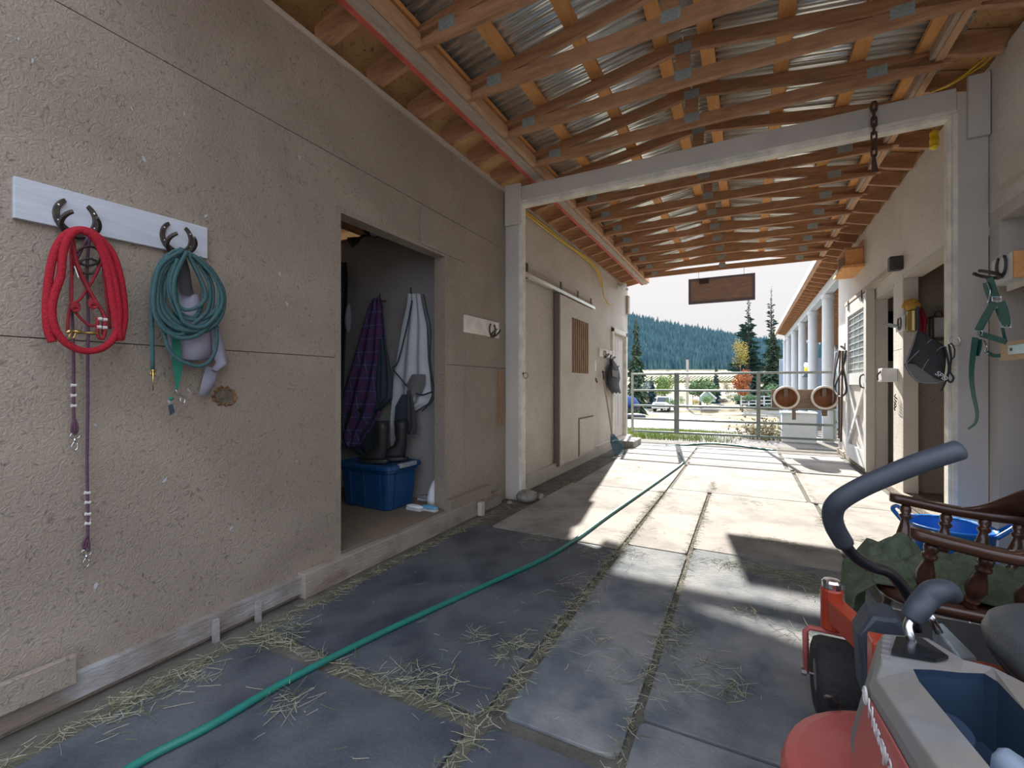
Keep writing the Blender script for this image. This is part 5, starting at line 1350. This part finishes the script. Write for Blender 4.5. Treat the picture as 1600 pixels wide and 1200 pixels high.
# caster arms, forks, wheels
for s in (1, -1):
    def mx(v): v = Vector(v); return v if s > 0 else Vector((2*XM-v.x, v.y, v.z))
    pv = Vector((.262, 1.905, 0))
    obj('front_arm', B().beam(mx(pv+Vector((.0,0,.375))), mx((.34,1.63,.375)), .05, .075).beam(mx((.335,1.66,.375)), mx((.33,1.30,.375)), .05, .07), 'mower_red', t, bevel=.004)
    hb_ = obj('caster_pivot', B().lathe([(.030,.30),(.033,.305),(.033,.435),(.030,.44)], mx(pv), (0,0,1), 20), 'mower_red', t, smooth=False)
    obj('cap', B().lathe([(.028,.44),(.030,.446),(.030,.462),(.024,.470),(.001,.472)], mx(pv), (0,0,1), 18), 'steel', hb_, smooth=False)
    wc = Vector((.272, 1.90, .13))
    fk = obj('caster_fork', B().tube([mx(wc+Vector((-.085,0,-.0))), mx(wc+Vector((-.088,0,.145))), mx(wc+Vector((-.075,0,.16))), mx(wc+Vector((.075,0,.16))), mx(wc+Vector((.088,0,.145))), mx(wc+Vector((.085,0,0)))], .0095, 8), 'mower_faded', t, smooth=True)
    wh = obj('caster_wheel', B().lathe([(.055,-.06),(.10,-.066),(.122,-.058),(.130,-.040),(.1305,0),(.130,.040),(.122,.058),(.10,.066),(.055,.06)], mx(wc), (1,0,0), 32), 'tire', t, smooth=True)
    obj('hub', B().lathe([(.001,-.062),(.05,-.060),(.055,-.045),(.055,.045),(.05,.060),(.001,.062)], mx(wc), (1,0,0), 20), 'mower_gray', wh)
    obj('axle_bolt', B().lathe([(.001,-.10),(.014,-.10),(.014,-.085),(.006,-.085),(.006,.085),(.014,.085),(.014,.10),(.001,.10)], mx(wc), (1,0,0), 8), 'steel', wh)
    rw = Vector((.30, .62, .235))
    obj('rear_wheel', B().lathe([(.10,-.10),(.19,-.11),(.225,-.09),(.235,-.05),(.235,.05),(.225,.09),(.19,.11),(.10,.10)], mx(rw), (1,0,0), 32), 'tire', t, smooth=True)
    # lap bar with foam
    k = [PD(1430,985,1.12), PD(1425,945,1.12), PD(1405,910,1.11), PD(1385,893,1.10), PD(1360,885,1.09), PD(1332,866,1.07), PD(1316,845,1.05)]
    lb = obj('lap_bar', B().tube([mx(v) for v in k], .0135, 10, smooth=6), 'tube_black', t, smooth=True)
    k2 = [PD(1318,848,1.05), PD(1304,822,1.03), PD(1301,800,1.01), PD(1312,782,.99), PD(1345,762,.97), PD(1390,742,.95), PD(1440,722,.93), PD(1498,703,.92)]
    obj('foam_sleeve', B().tube([mx(v) for v in k2], .0205, 14, smooth=6), 'foam_grip', lb, smooth=True)
# parking lever
k = [PD(1440,1028,.90), PD(1432,1012,.90), PD(1423,995,.90), PD(1419,978,.91), PD(1426,962,.92)]
lv = obj('brake_lever', B().tube(k, .0085, 10, smooth=5), 'steel', t, smooth=True)
k = [PD(1424,968,.92), PD(1434,952,.92), PD(1447,936,.93), PD(1462,924,.93), PD(1478,922,.94), PD(1486,930,.95)]
obj('lever_grip', B().tube(k, lambda u: .019+.004*math.sin(u*3), 12, smooth=5), 'foam_grip', lv, smooth=True)
obj('control_rod', B().tube([PD(1452,960,1.0), PD(1458,972,1.0), PD(1467,988,1.0)], .008, 8), 'steel', t, smooth=True)
# seat
def rrect(x0, x1, y0, y1, z, r, n=6):
    o = []
    for cx, cy, a0 in ((x1-r,y1-r,0),(x0+r,y1-r,90),(x0+r,y0+r,180),(x1-r,y0+r,270)):
        for k in range(n+1): a = math.radians(a0+90*k/n); o.append(Vector((cx+r*math.cos(a), cy+r*math.sin(a), z)))
    return o
def sr(z, e, r=.12): return rrect(.432+e, 1.005-e, .84+e, 1.375-e, z, max(r-e, .02))
st = obj('seat', B().loft([sr(.615,.015), sr(.622,.0), sr(.645,-.004), sr(.672,.006), sr(.690,.03), sr(.696,.06), sr(.690,.11), sr(.682,.16)]), 'vinyl', t, smooth=True)
obj('seat_shell', B().loft([sr(.545,.07), sr(.57,.03), sr(.605,.006), sr(.612,.004)]), 'tire', st, smooth=True)
obj('seat_back', B().loft([rrect(.50+e, .94-e, .83+dy, .90+dy, z, .034) for z, e, dy in ((.62,.03,.0),(.70,.0,-.01),(.90,.01,-.04),(1.0,.04,-.06),(1.03,.09,-.065))]), 'vinyl', st, smooth=True)
obj('seat_base', B().box(.56,.9,.50,.88,1.25,.56), 'black_plastic', t)
obj('engine_cover', B().loft([rrect(.46,.98,.25,.72,z,.06) for z in (.40,.62)]), 'mower_red', t, bevel=.01)
# =================== BACKGROUND ===================
def camw(px, d): 
    lat = (px-800)/F*d; return Vector((lat*CO-d*SI, lat*SI+d*CO, 0))
def ground_at(px, d):
    v = camw(px, d); v.z = gz(v.x, v.y); return v
mat('hill_hazed', (.03,.08,.09), .95, spec=.0, c2=(.07,.14,.14), scale=.05)  # hillside green with the blue of distance haze mixed into the colour
mat('tree_far_hazed', (.025,.075,.095), .95, c2=(.065,.135,.14), scale=.09, lo=.4, hi=.6)  # far conifers, blue haze painted into their base colour
mat('bark', (.10,.07,.05), .9, c2=(.16,.12,.09), scale=8, stretch=(4,4,1), bump=.5)
mat('spruce', (.035,.075,.045), .9, c2=(.08,.12,.06), scale=1.2)
mat('blue_spruce', (.03,.08,.09), .9, c2=(.05,.11,.12), scale=1.2)
mat('pine_dark', (.02,.06,.05), .9, c2=(.04,.09,.07), scale=1.0)
mat('leaf_green', (.08,.15,.025), .8, c2=(.17,.22,.04), scale=.8)
mat('leaf_dark', (.05,.11,.035), .8, c2=(.10,.17,.05), scale=.8)
mat('leaf_yellow', (.42,.30,.04), .8, c2=(.25,.22,.04), scale=.8)
mat('leaf_orange', (.40,.13,.02), .8, c2=(.26,.05,.015), scale=.7)
mat('leaf_tan', (.24,.18,.09), .85, c2=(.16,.16,.07), scale=.8)
mat('grass_lit', (.10,.20,.02), .85, c2=(.20,.24,.04), scale=4)
mat('field', (.20,.165,.105), .95, c2=(.14,.135,.075), spec=.05, scale=.04)
mat('vine', (.13,.15,.05), .95, c2=(.19,.18,.07), scale=.2)
# hill
ridge = [(880,470),(940,480),(985,490),(1030,500),(1060,506),(1100,513),(1150,522),(1200,530),(1250,536),(1320,540),(1500,545),(1800,545)]
def ry(px):
    if px <= ridge[0][0]: return ridge[0][1]
    for (a, b_) in zip(ridge, ridge[1:]):
        if a[0] <= px <= b_[0]: return a[1]+(b_[1]-a[1])*(px-a[0])/(b_[0]-a[0])
    return ridge[-1][1]
def hill_pt(px, v):
    """v 0 foot .. 1 crest"""
    d = 420+v*380; w = camw(px, d)
    zt = H+(600-ry(px)-7)*800/F
    zf = H+(600-580)*420/F
    w.z = zf+(zt-zf)*(v**.9)+10*mn.noise(Vector((w.x*.012, w.y*.012, 0)))*math.sin(v*math.pi)
    return w
pxs = [500+i*30 for i in range(60)]
b = B()
for i, px in enumerate(pxs):
    for v in range(13): b.v.append(hill_pt(px, v/12))
for i in range(len(pxs)-1):
    for v in range(12): a = i*13+v; b.f.append((a, a+13, a+14, a+1))
one('forested_hill', b, 'hill_hazed', 'long hillside beyond the valley covered in conifers', 'hill', smooth=True)['kind'] = 'structure'
b = B(); rt = random.Random(9)
def cone(b, p, r, h, n=5):
    n0 = len(b.v)
    a0 = rt.uniform(0, 6)
    for k in range(n): b.v.append(p+Vector((r*math.cos(a0+2*math.pi*k/n), r*math.sin(a0+2*math.pi*k/n), 0)))
    b.v.append(p+Vector((0,0,h)))
    for k in range(n): b.f.append((n0+k, n0+(k+1) % n, n0+n))
for i in range(11500):
    px = rt.uniform(880, 1420); v = rt.uniform(.0, 1.0)**.8 if i < 9000 else rt.uniform(0, .12)
    p = hill_pt(px, v); h = rt.uniform(7, 15)*(1 if rt.random() < .9 else 1.3)
    p.z -= 2; cone(b, p, h*.20, h, 5); cone(b, p+Vector((0,0,-1)), h*.27, h*.6, 5)
one('conifer_forest', b, 'tree_far_hazed', 'dense conifer forest covering the far hillside, distance haze put into its colour as blue', 'forest', kind='stuff')
# valley field and vineyard below the hill
def fp(px, d, py): w = camw(px, d); w.z = H-(py-600)/F*d; return w
b = B(); rows_ = [(150,622),(200,612),(260,600),(330,590),(440,575)]
P2 = [400+i*60 for i in range(24)]
for d, py in rows_:
    for px in P2: b.v.append(fp(px, d, py))
K2 = len(P2)
for i in range(len(rows_)-1):
    for j in range(K2-1): b.f.append((i*K2+j, i*K2+j+1, (i+1)*K2+j+1, (i+1)*K2+j))
one('valley_field', b, 'field', 'pale yellow field sloping up to the foot of the hill', 'field', smooth=True)['kind'] = 'structure'
b = B()
for k in range(70):
    pa = 1000+k*6.0; pb = pa+34
    A_, C_ = fp(pa, 270, 599), fp(pb-20, 325, 590.5); b.beam(A_+Vector((0,0,.8)), C_+Vector((0,0,.8)), .9, 1.8)
one('vineyard_rows', b, 'vine', 'rows of vines on the pale slope below the forest', 'vineyard', kind='stuff')
def leaves(b, c, rad, n, s, rnd, shell=.55):
    for _ in range(n):
        while True:
            v = Vector((rnd.uniform(-1,1), rnd.uniform(-1,1), rnd.uniform(-1,1)))
            if shell < v.length < 1: break
        p = Vector((c[0]+v.x*rad[0], c[1]+v.y*rad[1], c[2]+v.z*rad[2]))
        q = s*rnd.uniform(.6,1.4); u = Vector((rnd.uniform(-1,1), rnd.uniform(-1,1), rnd.uniform(-1,1))).normalized()*q; w = u.orthogonal().normalized()*q
        b.quad(p-u, p-w*.6, p+u, p+w*.6)
def conifer(name, label, px, d, ytop, width_px, m_, dens=1.0, ragged=.2, ybase=None, barefrac=.06, droop=.35, group=None, seed=1):
    rnd = random.Random(seed); g = ground_at(px, d) if ybase is None else fp(px, d, ybase)
    top = H+(600-ytop)*d/F; h = top-g.z; Rm = width_px/2*d/F
    t = thing(name, label, 'tree', (g.x, g.y, g.z), group)
    obj('trunk', B().tube([g, g+Vector((0,0,h*.97))], lambda u: h*.016*(1-u)+.02, 7), 'bark', t)
    b = B(); levels = int(30*dens)
    for L_ in range(levels):
        f = L_/(levels-1); z = g.z+h*(barefrac+(1-barefrac)*f); r = Rm*(1-f)**.8*(1+rnd.uniform(-ragged, ragged))+.03*Rm
        nb = int(9*dens)+2
        for k in range(nb):
            a = rnd.uniform(0, 2*math.pi); rr2 = r*rnd.uniform(.65,1.1); dr = Vector((math.cos(a), math.sin(a), 0)); sd = Vector((-dr.y, dr.x, 0))
            base_ = Vector((g.x, g.y, z+rnd.uniform(-.02,.02)*h))
            tip = base_+dr*rr2+Vector((0,0,-rr2*droop*rnd.uniform(.5,1.3)))
            wdt = rr2*.22
            mid = base_+(tip-base_)*.55+Vector((0,0,rr2*.05))
            b.quad(base_, mid-sd*wdt, tip, mid+sd*wdt)
            b.quad(base_+Vector((0,0,-.02*h)), mid+Vector((0,0,-wdt)), tip, mid+Vector((0,0,wdt*.5)))
            for _ in range(int(5*dens)):
                s_ = rnd.uniform(.25,1); q = base_+(tip-base_)*s_; l = wdt*rnd.uniform(.6,1.3)
                d2 = (dr*rnd.uniform(.0,.6)+sd*rnd.choice((-1,1))).normalized()
                b.quad(q, q+d2*l*.5+Vector((0,0,-.3*l))+dr*.1*l, q+d2*l+Vector((0,0,-.45*l)), q+d2*l*.5+Vector((0,0,.05*l)))
    obj('foliage', b, m_, t); return t
def broadleaf(name, label, px, d, yc, rx_px, ry_px, m_, n=1500, s=None, group=None, seed=1, trunk=True, cat='tree'):
    rnd = random.Random(seed); g = ground_at(px, d); c = fp(px, d, yc); rx, rz = rx_px*d/F, ry_px*d/F; s = s or rx*.07
    t = thing(name, label, cat, (g.x, g.y, min(g.z, c.z-rz)), group)
    b = B(); nb = 9
    for k in range(nb):
        a = rnd.uniform(0, 6.28); e = rnd.uniform(.2,.62)
        leaves(b, (c.x+rx*e*math.cos(a), c.y+rx*e*math.sin(a), c.z+rz*rnd.uniform(-.5,.5)), (rx*.55, rx*.55, rz*.5), n//nb, s, rnd, .3)
    obj('foliage', b, m_, t)
    if trunk:
        tb = B().tube([Vector((c.x, c.y, min(g.z, c.z-rz))), Vector((c.x, c.y, c.z))], lambda u: rx*.08*(1-.5*u), 6)
        for k in range(5):
            a = k*1.3; tb.tube([Vector((c.x, c.y, c.z-rz*.5)), Vector((c.x+rx*.5*math.cos(a), c.y+rx*.5*math.sin(a), c.z+rz*.3))], rx*.03, 5)
        obj('trunk', tb, 'bark', t)
    return t
conifer('spruce_tree', 'shaggy brown green spruce just beyond the far left corner of the building', 994, 34, 492, 42, 'spruce', 1.3, .35, None, .03, .7, seed=2)
conifer('spruce_tree', 'small dark spruce behind the shaggy one on the left', 1018, 60, 585, 26, 'blue_spruce', 1.0, .3, seed=12)
conifer('pine_tree', 'tall sparse conifer with open horizontal branches right of the hanging sign', 1169, 62, 462, 50, 'pine_dark', .8, .5, None, .22, .0, seed=3)
conifer('pine_tree', 'tallest narrow conifer with a thin ragged top', 1205, 66, 445, 30, 'pine_dark', .8, .6, None, .22, .05, seed=4)
conifer('pine_tree', 'broad dense conifer low at the foot of the tallest one', 1208, 58, 508, 56, 'spruce', 1.5, .25, None, .0, .4, seed=5)
conifer('pine_tree', 'dense dark conifer behind the yellow leaves', 1172, 72, 500, 46, 'pine_dark', 1.3, .3, None, .0, .4, seed=15)
conifer('spruce_tree', 'neat blue spruce in the middle behind the gate', 1119, 75, 563, 18, 'blue_spruce', 1.2, .12, None, .0, .3, seed=6)
conifer('pine_tree', 'dark conifer seen between the tallest tree and the gallery eave', 1236, 64, 520, 36, 'pine_dark', 1.2, .3, None, 0, .4, seed=16)
broadleaf('aspen_tree', 'yellow leaved tree in front of the tall sparse conifer', 1157, 56, 552, 14, 24, 'leaf_yellow', 1100, seed=7)
broadleaf('maple_tree', 'bright orange autumn tree behind the gate', 1160, 52, 601, 17, 27, 'leaf_orange', 2200, seed=8)
broadleaf('leafy_tree', 'round light green tree left of the utility pole', 1039, 58, 603, 19, 21, 'leaf_green', 1700, seed=9)
broadleaf('leafy_tree', 'wide dark green tree between utility pole and blue spruce', 1094, 62, 605, 26, 18, 'leaf_dark', 2000, seed=10)
broadleaf('tan_bush', 'pale tan bush left of the orange tree', 1137, 60, 608, 10, 15, 'leaf_tan', 700, seed=11, trunk=False, cat='bush')
for k, (px, yc, rx_, rz_, mm, lab) in enumerate(((1004,622,11,13,'leaf_tan','tan bush between the left spruce and the white truck'),(1050,628,10,7,'leaf_green','low green bush just right of the white truck'),(1066,625,7,9,'leaf_green','small green bush left of the utility pole'),
      (1107,626,11,9,'leaf_green','bright green bush in front of the small greenhouse'),(1130,627,9,6,'leather','brown flower bed right of the greenhouse'),(1148,622,12,7,'leaf_dark','dark hedge below the orange tree'),(1175,622,14,7,'leaf_dark','dark hedge behind the white rail fence'),(1012,604,10,12,'blue_spruce','dark bush behind the left spruce'),(1087,628,7,6,'leaf_yellow','yellow flowering bush beside the post sign'),(1215,612,26,14,'leaf_dark','dark bush behind the left tub'))):
    broadleaf('garden_bush', lab, px, 46 if k < 2 else 48, yc, rx_, rz_, mm, 700, seed=30+k, trunk=False, cat='bush')
# plant by the bin
b = B(); rnd = random.Random(4); p0 = PZ(1192, 690, -.01)
for _ in range(900):
    v = Vector((rnd.gauss(0,.24), rnd.gauss(0,.14), abs(rnd.gauss(0,.20)))); p = p0+v+Vector((0,.5,0)); s_ = rnd.uniform(.015,.045); u = Vector((rnd.uniform(-1,1),rnd.uniform(-1,1),rnd.uniform(-1,1))).normalized()*s_; w = u.orthogonal().normalized()*s_
    b.quad(p-u, p-w*.6, p+u, p+w*.6)
one('garden_plant', b, 'leaf_tan', 'low leafy plant fading to brown beside the white bin behind the gate', 'plant')
# grass strip
b = B(); rnd = random.Random(8)
for _ in range(9000):
    x = rnd.uniform(-2.9, -.1); y = rnd.uniform(9.75, 12.6)
    if rnd.random() < max(0, (x+1.3)*.75): continue
    h = rnd.uniform(.03,.11)*(1.2 if y < 10.2 else .8); a = rnd.uniform(0, 3.14); w = Vector((math.cos(a), math.sin(a), 0))*.006; p = Vector((x, y, gz(x,y)-.005)); l = Vector((rnd.uniform(-.03,.03), rnd.uniform(-.03,.03), h))
    b.quad(p-w, p+w, p+l)
one('grass_strip', b, 'grass_lit', 'bright green grass growing just outside the gate on the left', 'grass', kind='stuff')
# utility pole
g = ground_at(1074, 60); t = thing('utility_pole', 'grey wooden utility pole with cross arm behind the gate', 'pole', g)
obj('pole', B().tube([g, Vector((g.x, g.y, H+(600-562)*60/F))], .16, 8), 'gray_wood', t)
obj('cross_arm', B().beam(fp(1066,60,592), fp(1082,60,592), .12, .16), 'gray_wood', t)
# greenhouse, sign, fence
g = ground_at(1104, 54)
t = thing('greenhouse', 'small pale green gabled greenhouse behind a bush', 'greenhouse', g)
a, c_, ap = fp(1092,54,628), fp(1118,54,628), fp(1104,54,611)
mat('pale_green', (.36,.52,.45), .5)
dv = camw(1104, 57)-camw(1104, 54)
obj('body', B().prism([a, c_, fp(1118,54,622), ap, fp(1092,54,622)], dv), 'pale_green', t)
obj('gable_frame', B().tube([fp(1091,53.9,623), fp(1104,53.9,610), fp(1119,53.9,623)], .12, 5), 'white_paint', t)
t = thing('post_sign', 'small white sign on two dark posts beside the greenhouse', 'sign', ground_at(1088,50))
obj('post', B().beam(fp(1083,50,632), fp(1083,50,618), .1, .1, (1,0,0)), 'iron', t); obj('post', B().beam(fp(1093,50,632), fp(1093,50,618), .1, .1, (1,0,0)), 'iron', t)
obj('board', B().beam(fp(1083,49.9,624), fp(1093,49.9,624), .08, .45), 'skin_white', t)
t = thing('rail_fence', 'white rail fence behind the gate right of the orange tree', 'fence', fp(1180,50,634))
for k in range(6):
    px = 1158+k*12; obj('post', B().beam(fp(px,50,634), fp(px,50,618), .14, .14, (1,0,0)), 'white_paint', t)
for py in (620,626,631): obj('rail', B().beam(fp(1157,50,py), fp(1220,50,py-.6), .05, .12), 'white_paint', t)
# pickup truck
D = 52.; base_ = fp(1031, D, 644); fw = -camw(1031, 1).normalized(); fw.z = 0; fw = (Matrix.Rotation(math.radians(-14), 3, 'Z')@fw).normalized(); sd = Vector((-fw.y, fw.x, 0))
def tk(f, s, z): return base_+fw*f+sd*s+Vector((0,0,z))
def tbox(f0, f1, s0, s1, z0, z1, b=None, tf=0, ts=0):
    b = b or B(); b.loft([[tk(f0,s0,z0),tk(f1,s0,z0),tk(f1,s1,z0),tk(f0,s1,z0)],[tk(f0+tf,s0+ts,z1),tk(f1-tf,s0+ts,z1),tk(f1-tf,s1-ts,z1),tk(f0+tf,s1-ts,z1)]]); return b
t = thing('pickup_truck', 'white pickup truck parked facing the gate on the gravel', 'truck', base_)
mat('truck_white', (.72,.74,.78), .25, coat=.5); mat('truck_dark', (.02,.025,.035), .2)
obj('body', tbox(-5.2,.0,-.93,.93,.45,1.02).v and tbox(-5.2,.0,-.93,.93,.45,1.02, tf=.06, ts=.04), 'truck_white', t, bevel=.05)
obj('hood', tbox(-1.4,-.02,-.86,.86,1.0,1.12, tf=.1, ts=.08), 'truck_white', t, bevel=.04)
obj('cab', tbox(-3.6,-1.2,-.84,.84,1.0,1.75, tf=.45, ts=.14), 'truck_white', t, bevel=.06)
obj('windshield', B().quad(tk(-1.22,-.74,1.10), tk(-1.22,.74,1.10), tk(-1.60,.64,1.66), tk(-1.60,-.64,1.66)), 'truck_dark', t, solid=.02)
obj('grille', tbox(-.02,.05,-.55,.55,.62,.92), 'truck_dark', t)
obj('bumper', tbox(-.05,.16,-.92,.92,.40,.60), 'steel', t, bevel=.03)
for s in (-1,1):
    obj('headlight', tbox(-.02,.06,s*.60,s*.86,.72,.92), 'skin_white', t)
    for f0 in (-.85,-4.2): obj('wheel', B().lathe([(.001,-.13),(.37,-.13),(.39,-.08),(.39,.08),(.37,.13),(.001,.13)], tk(f0, s*.80, .39), sd, 18), 'tire', t)
    obj('mirror', tbox(-1.35,-1.2,s*.9,s*1.12,1.12,1.32), 'truck_dark', t)
# tarp-covered trailer, left
D2 = 30.; p = fp(984, D2, 640)
t = thing('tarp_covered_trailer', 'trailer under a bright blue tarp beside the left edge of the yard', 'trailer', p)
rings = []
rd = camw(984, 1).normalized()
sdv = Vector((-rd.y, rd.x, 0))*-1
for k, (z, w) in enumerate(((.15,.62),(.4,.6),(.75,.4),(.9,.15))):
    rings.append([p+sdv*(w*math.cos(a)*(1+.1*math.sin(5*a)))+rd*(w*.8*math.sin(a))+Vector((0,0,z)) for a in [2*math.pi*i/20 for i in range(20)]])
mat('tarp', (.008,.035,.14), .7); obj('tarp', B().loft(rings), 'tarp', t, smooth=True)
obj('bed', B().loft([[q+Vector((0,0,z-.15)) for q in rings[0]] for z in (.0,.14)]), 'tire', t)
p = fp(966, 40, 640)
mat('pale_metal', (.55,.60,.60), .4)
one('white_shed', B().box(p.x-1.3, p.y-1, p.z, p.x+1.1, p.y+1, p.z+1.9), 'pale_metal', 'pale shed behind the blue tarp at the left edge of the yard', 'shed', bevel=.05)
p = fp(990, 24, 655)
one('dark_tyre_pile', B().lathe([(.3,0),(.6,.05),(.62,.15),(.6,.25),(.3,.3)], p, (0,0,1), 18), 'tire', 'dark tyre lying on the ground below the blue tarp', 'tyre', smooth=True)

# =================== LIGHT, WORLD, CAMERA ===================
w = bpy.data.worlds.new('sky'); scene.world = w; w.use_nodes = True; nt = w.node_tree; N, L = nt.nodes, nt.links
bg = N['Background']
tc = N.new('ShaderNodeTexCoord'); sp = N.new('ShaderNodeSeparateXYZ'); L.new(tc.outputs['Generated'], sp.inputs[0])
r1_ = N.new('ShaderNodeValToRGB'); e = r1_.color_ramp.elements
e[0].position = 0.0; e[0].color = (.220,.214,.212,1); e[1].position = 1.0; e[1].color = (1.3,1.5,1.9,1)
q = e.new(.30); q.color = (.255,.25,.255,1); q = e.new(.55); q.color = (1.2,1.3,1.5,1)
L.new(sp.outputs['Z'], r1_.inputs[0])
# the sky opposite the sun is a deeper, clear blue; near the sun it is veiled white
r2_ = N.new('ShaderNodeMapRange'); r2_.inputs['From Min'].default_value = .2; r2_.inputs['From Max'].default_value = -.8; L.new(sp.outputs['Y'], r2_.inputs[0])
mx = N.new('ShaderNodeMix'); mx.data_type = 'RGBA'; L.new(r2_.outputs[0], mx.inputs[0]); L.new(r1_.outputs[0], mx.inputs[6]); mx.inputs[7].default_value = (SKYB[0], SKYB[1], SKYB[2], 1)
L.new(mx.outputs[2], bg.inputs[0]); bg.inputs[1].default_value = 1.0
sun = bpy.data.lights.new('sun', 'SUN'); sun.energy = SUNE; sun.color = (1.0, .95, .87); sun.angle = math.radians(.53)
so = bpy.data.objects.new('sun', sun); COL.objects.link(so)
dv = Vector((.16, -1.0, -.515)).normalized()
so.rotation_euler = dv.to_track_quat('-Z', 'Y').to_euler(); so.location = (0, 12, 9)
cam = bpy.data.cameras.new('camera'); co = bpy.data.objects.new('camera', cam); COL.objects.link(co)
cam.sensor_width = 36; cam.lens = F/1600*36; cam.clip_start = .05; cam.clip_end = 3000
co.location = (0, 0, H); co.rotation_euler = (math.radians(90), 0, TH)
scene.camera = co
vs = scene.view_settings; vs.view_transform = 'Standard'; vs.look = 'None'; vs.gamma = 1; vs.use_curve_mapping = False; vs.exposure = EXPO
scene.cycles.max_bounces = 8; scene.cycles.diffuse_bounces = 5
scene.cycles.sample_clamp_indirect = 8
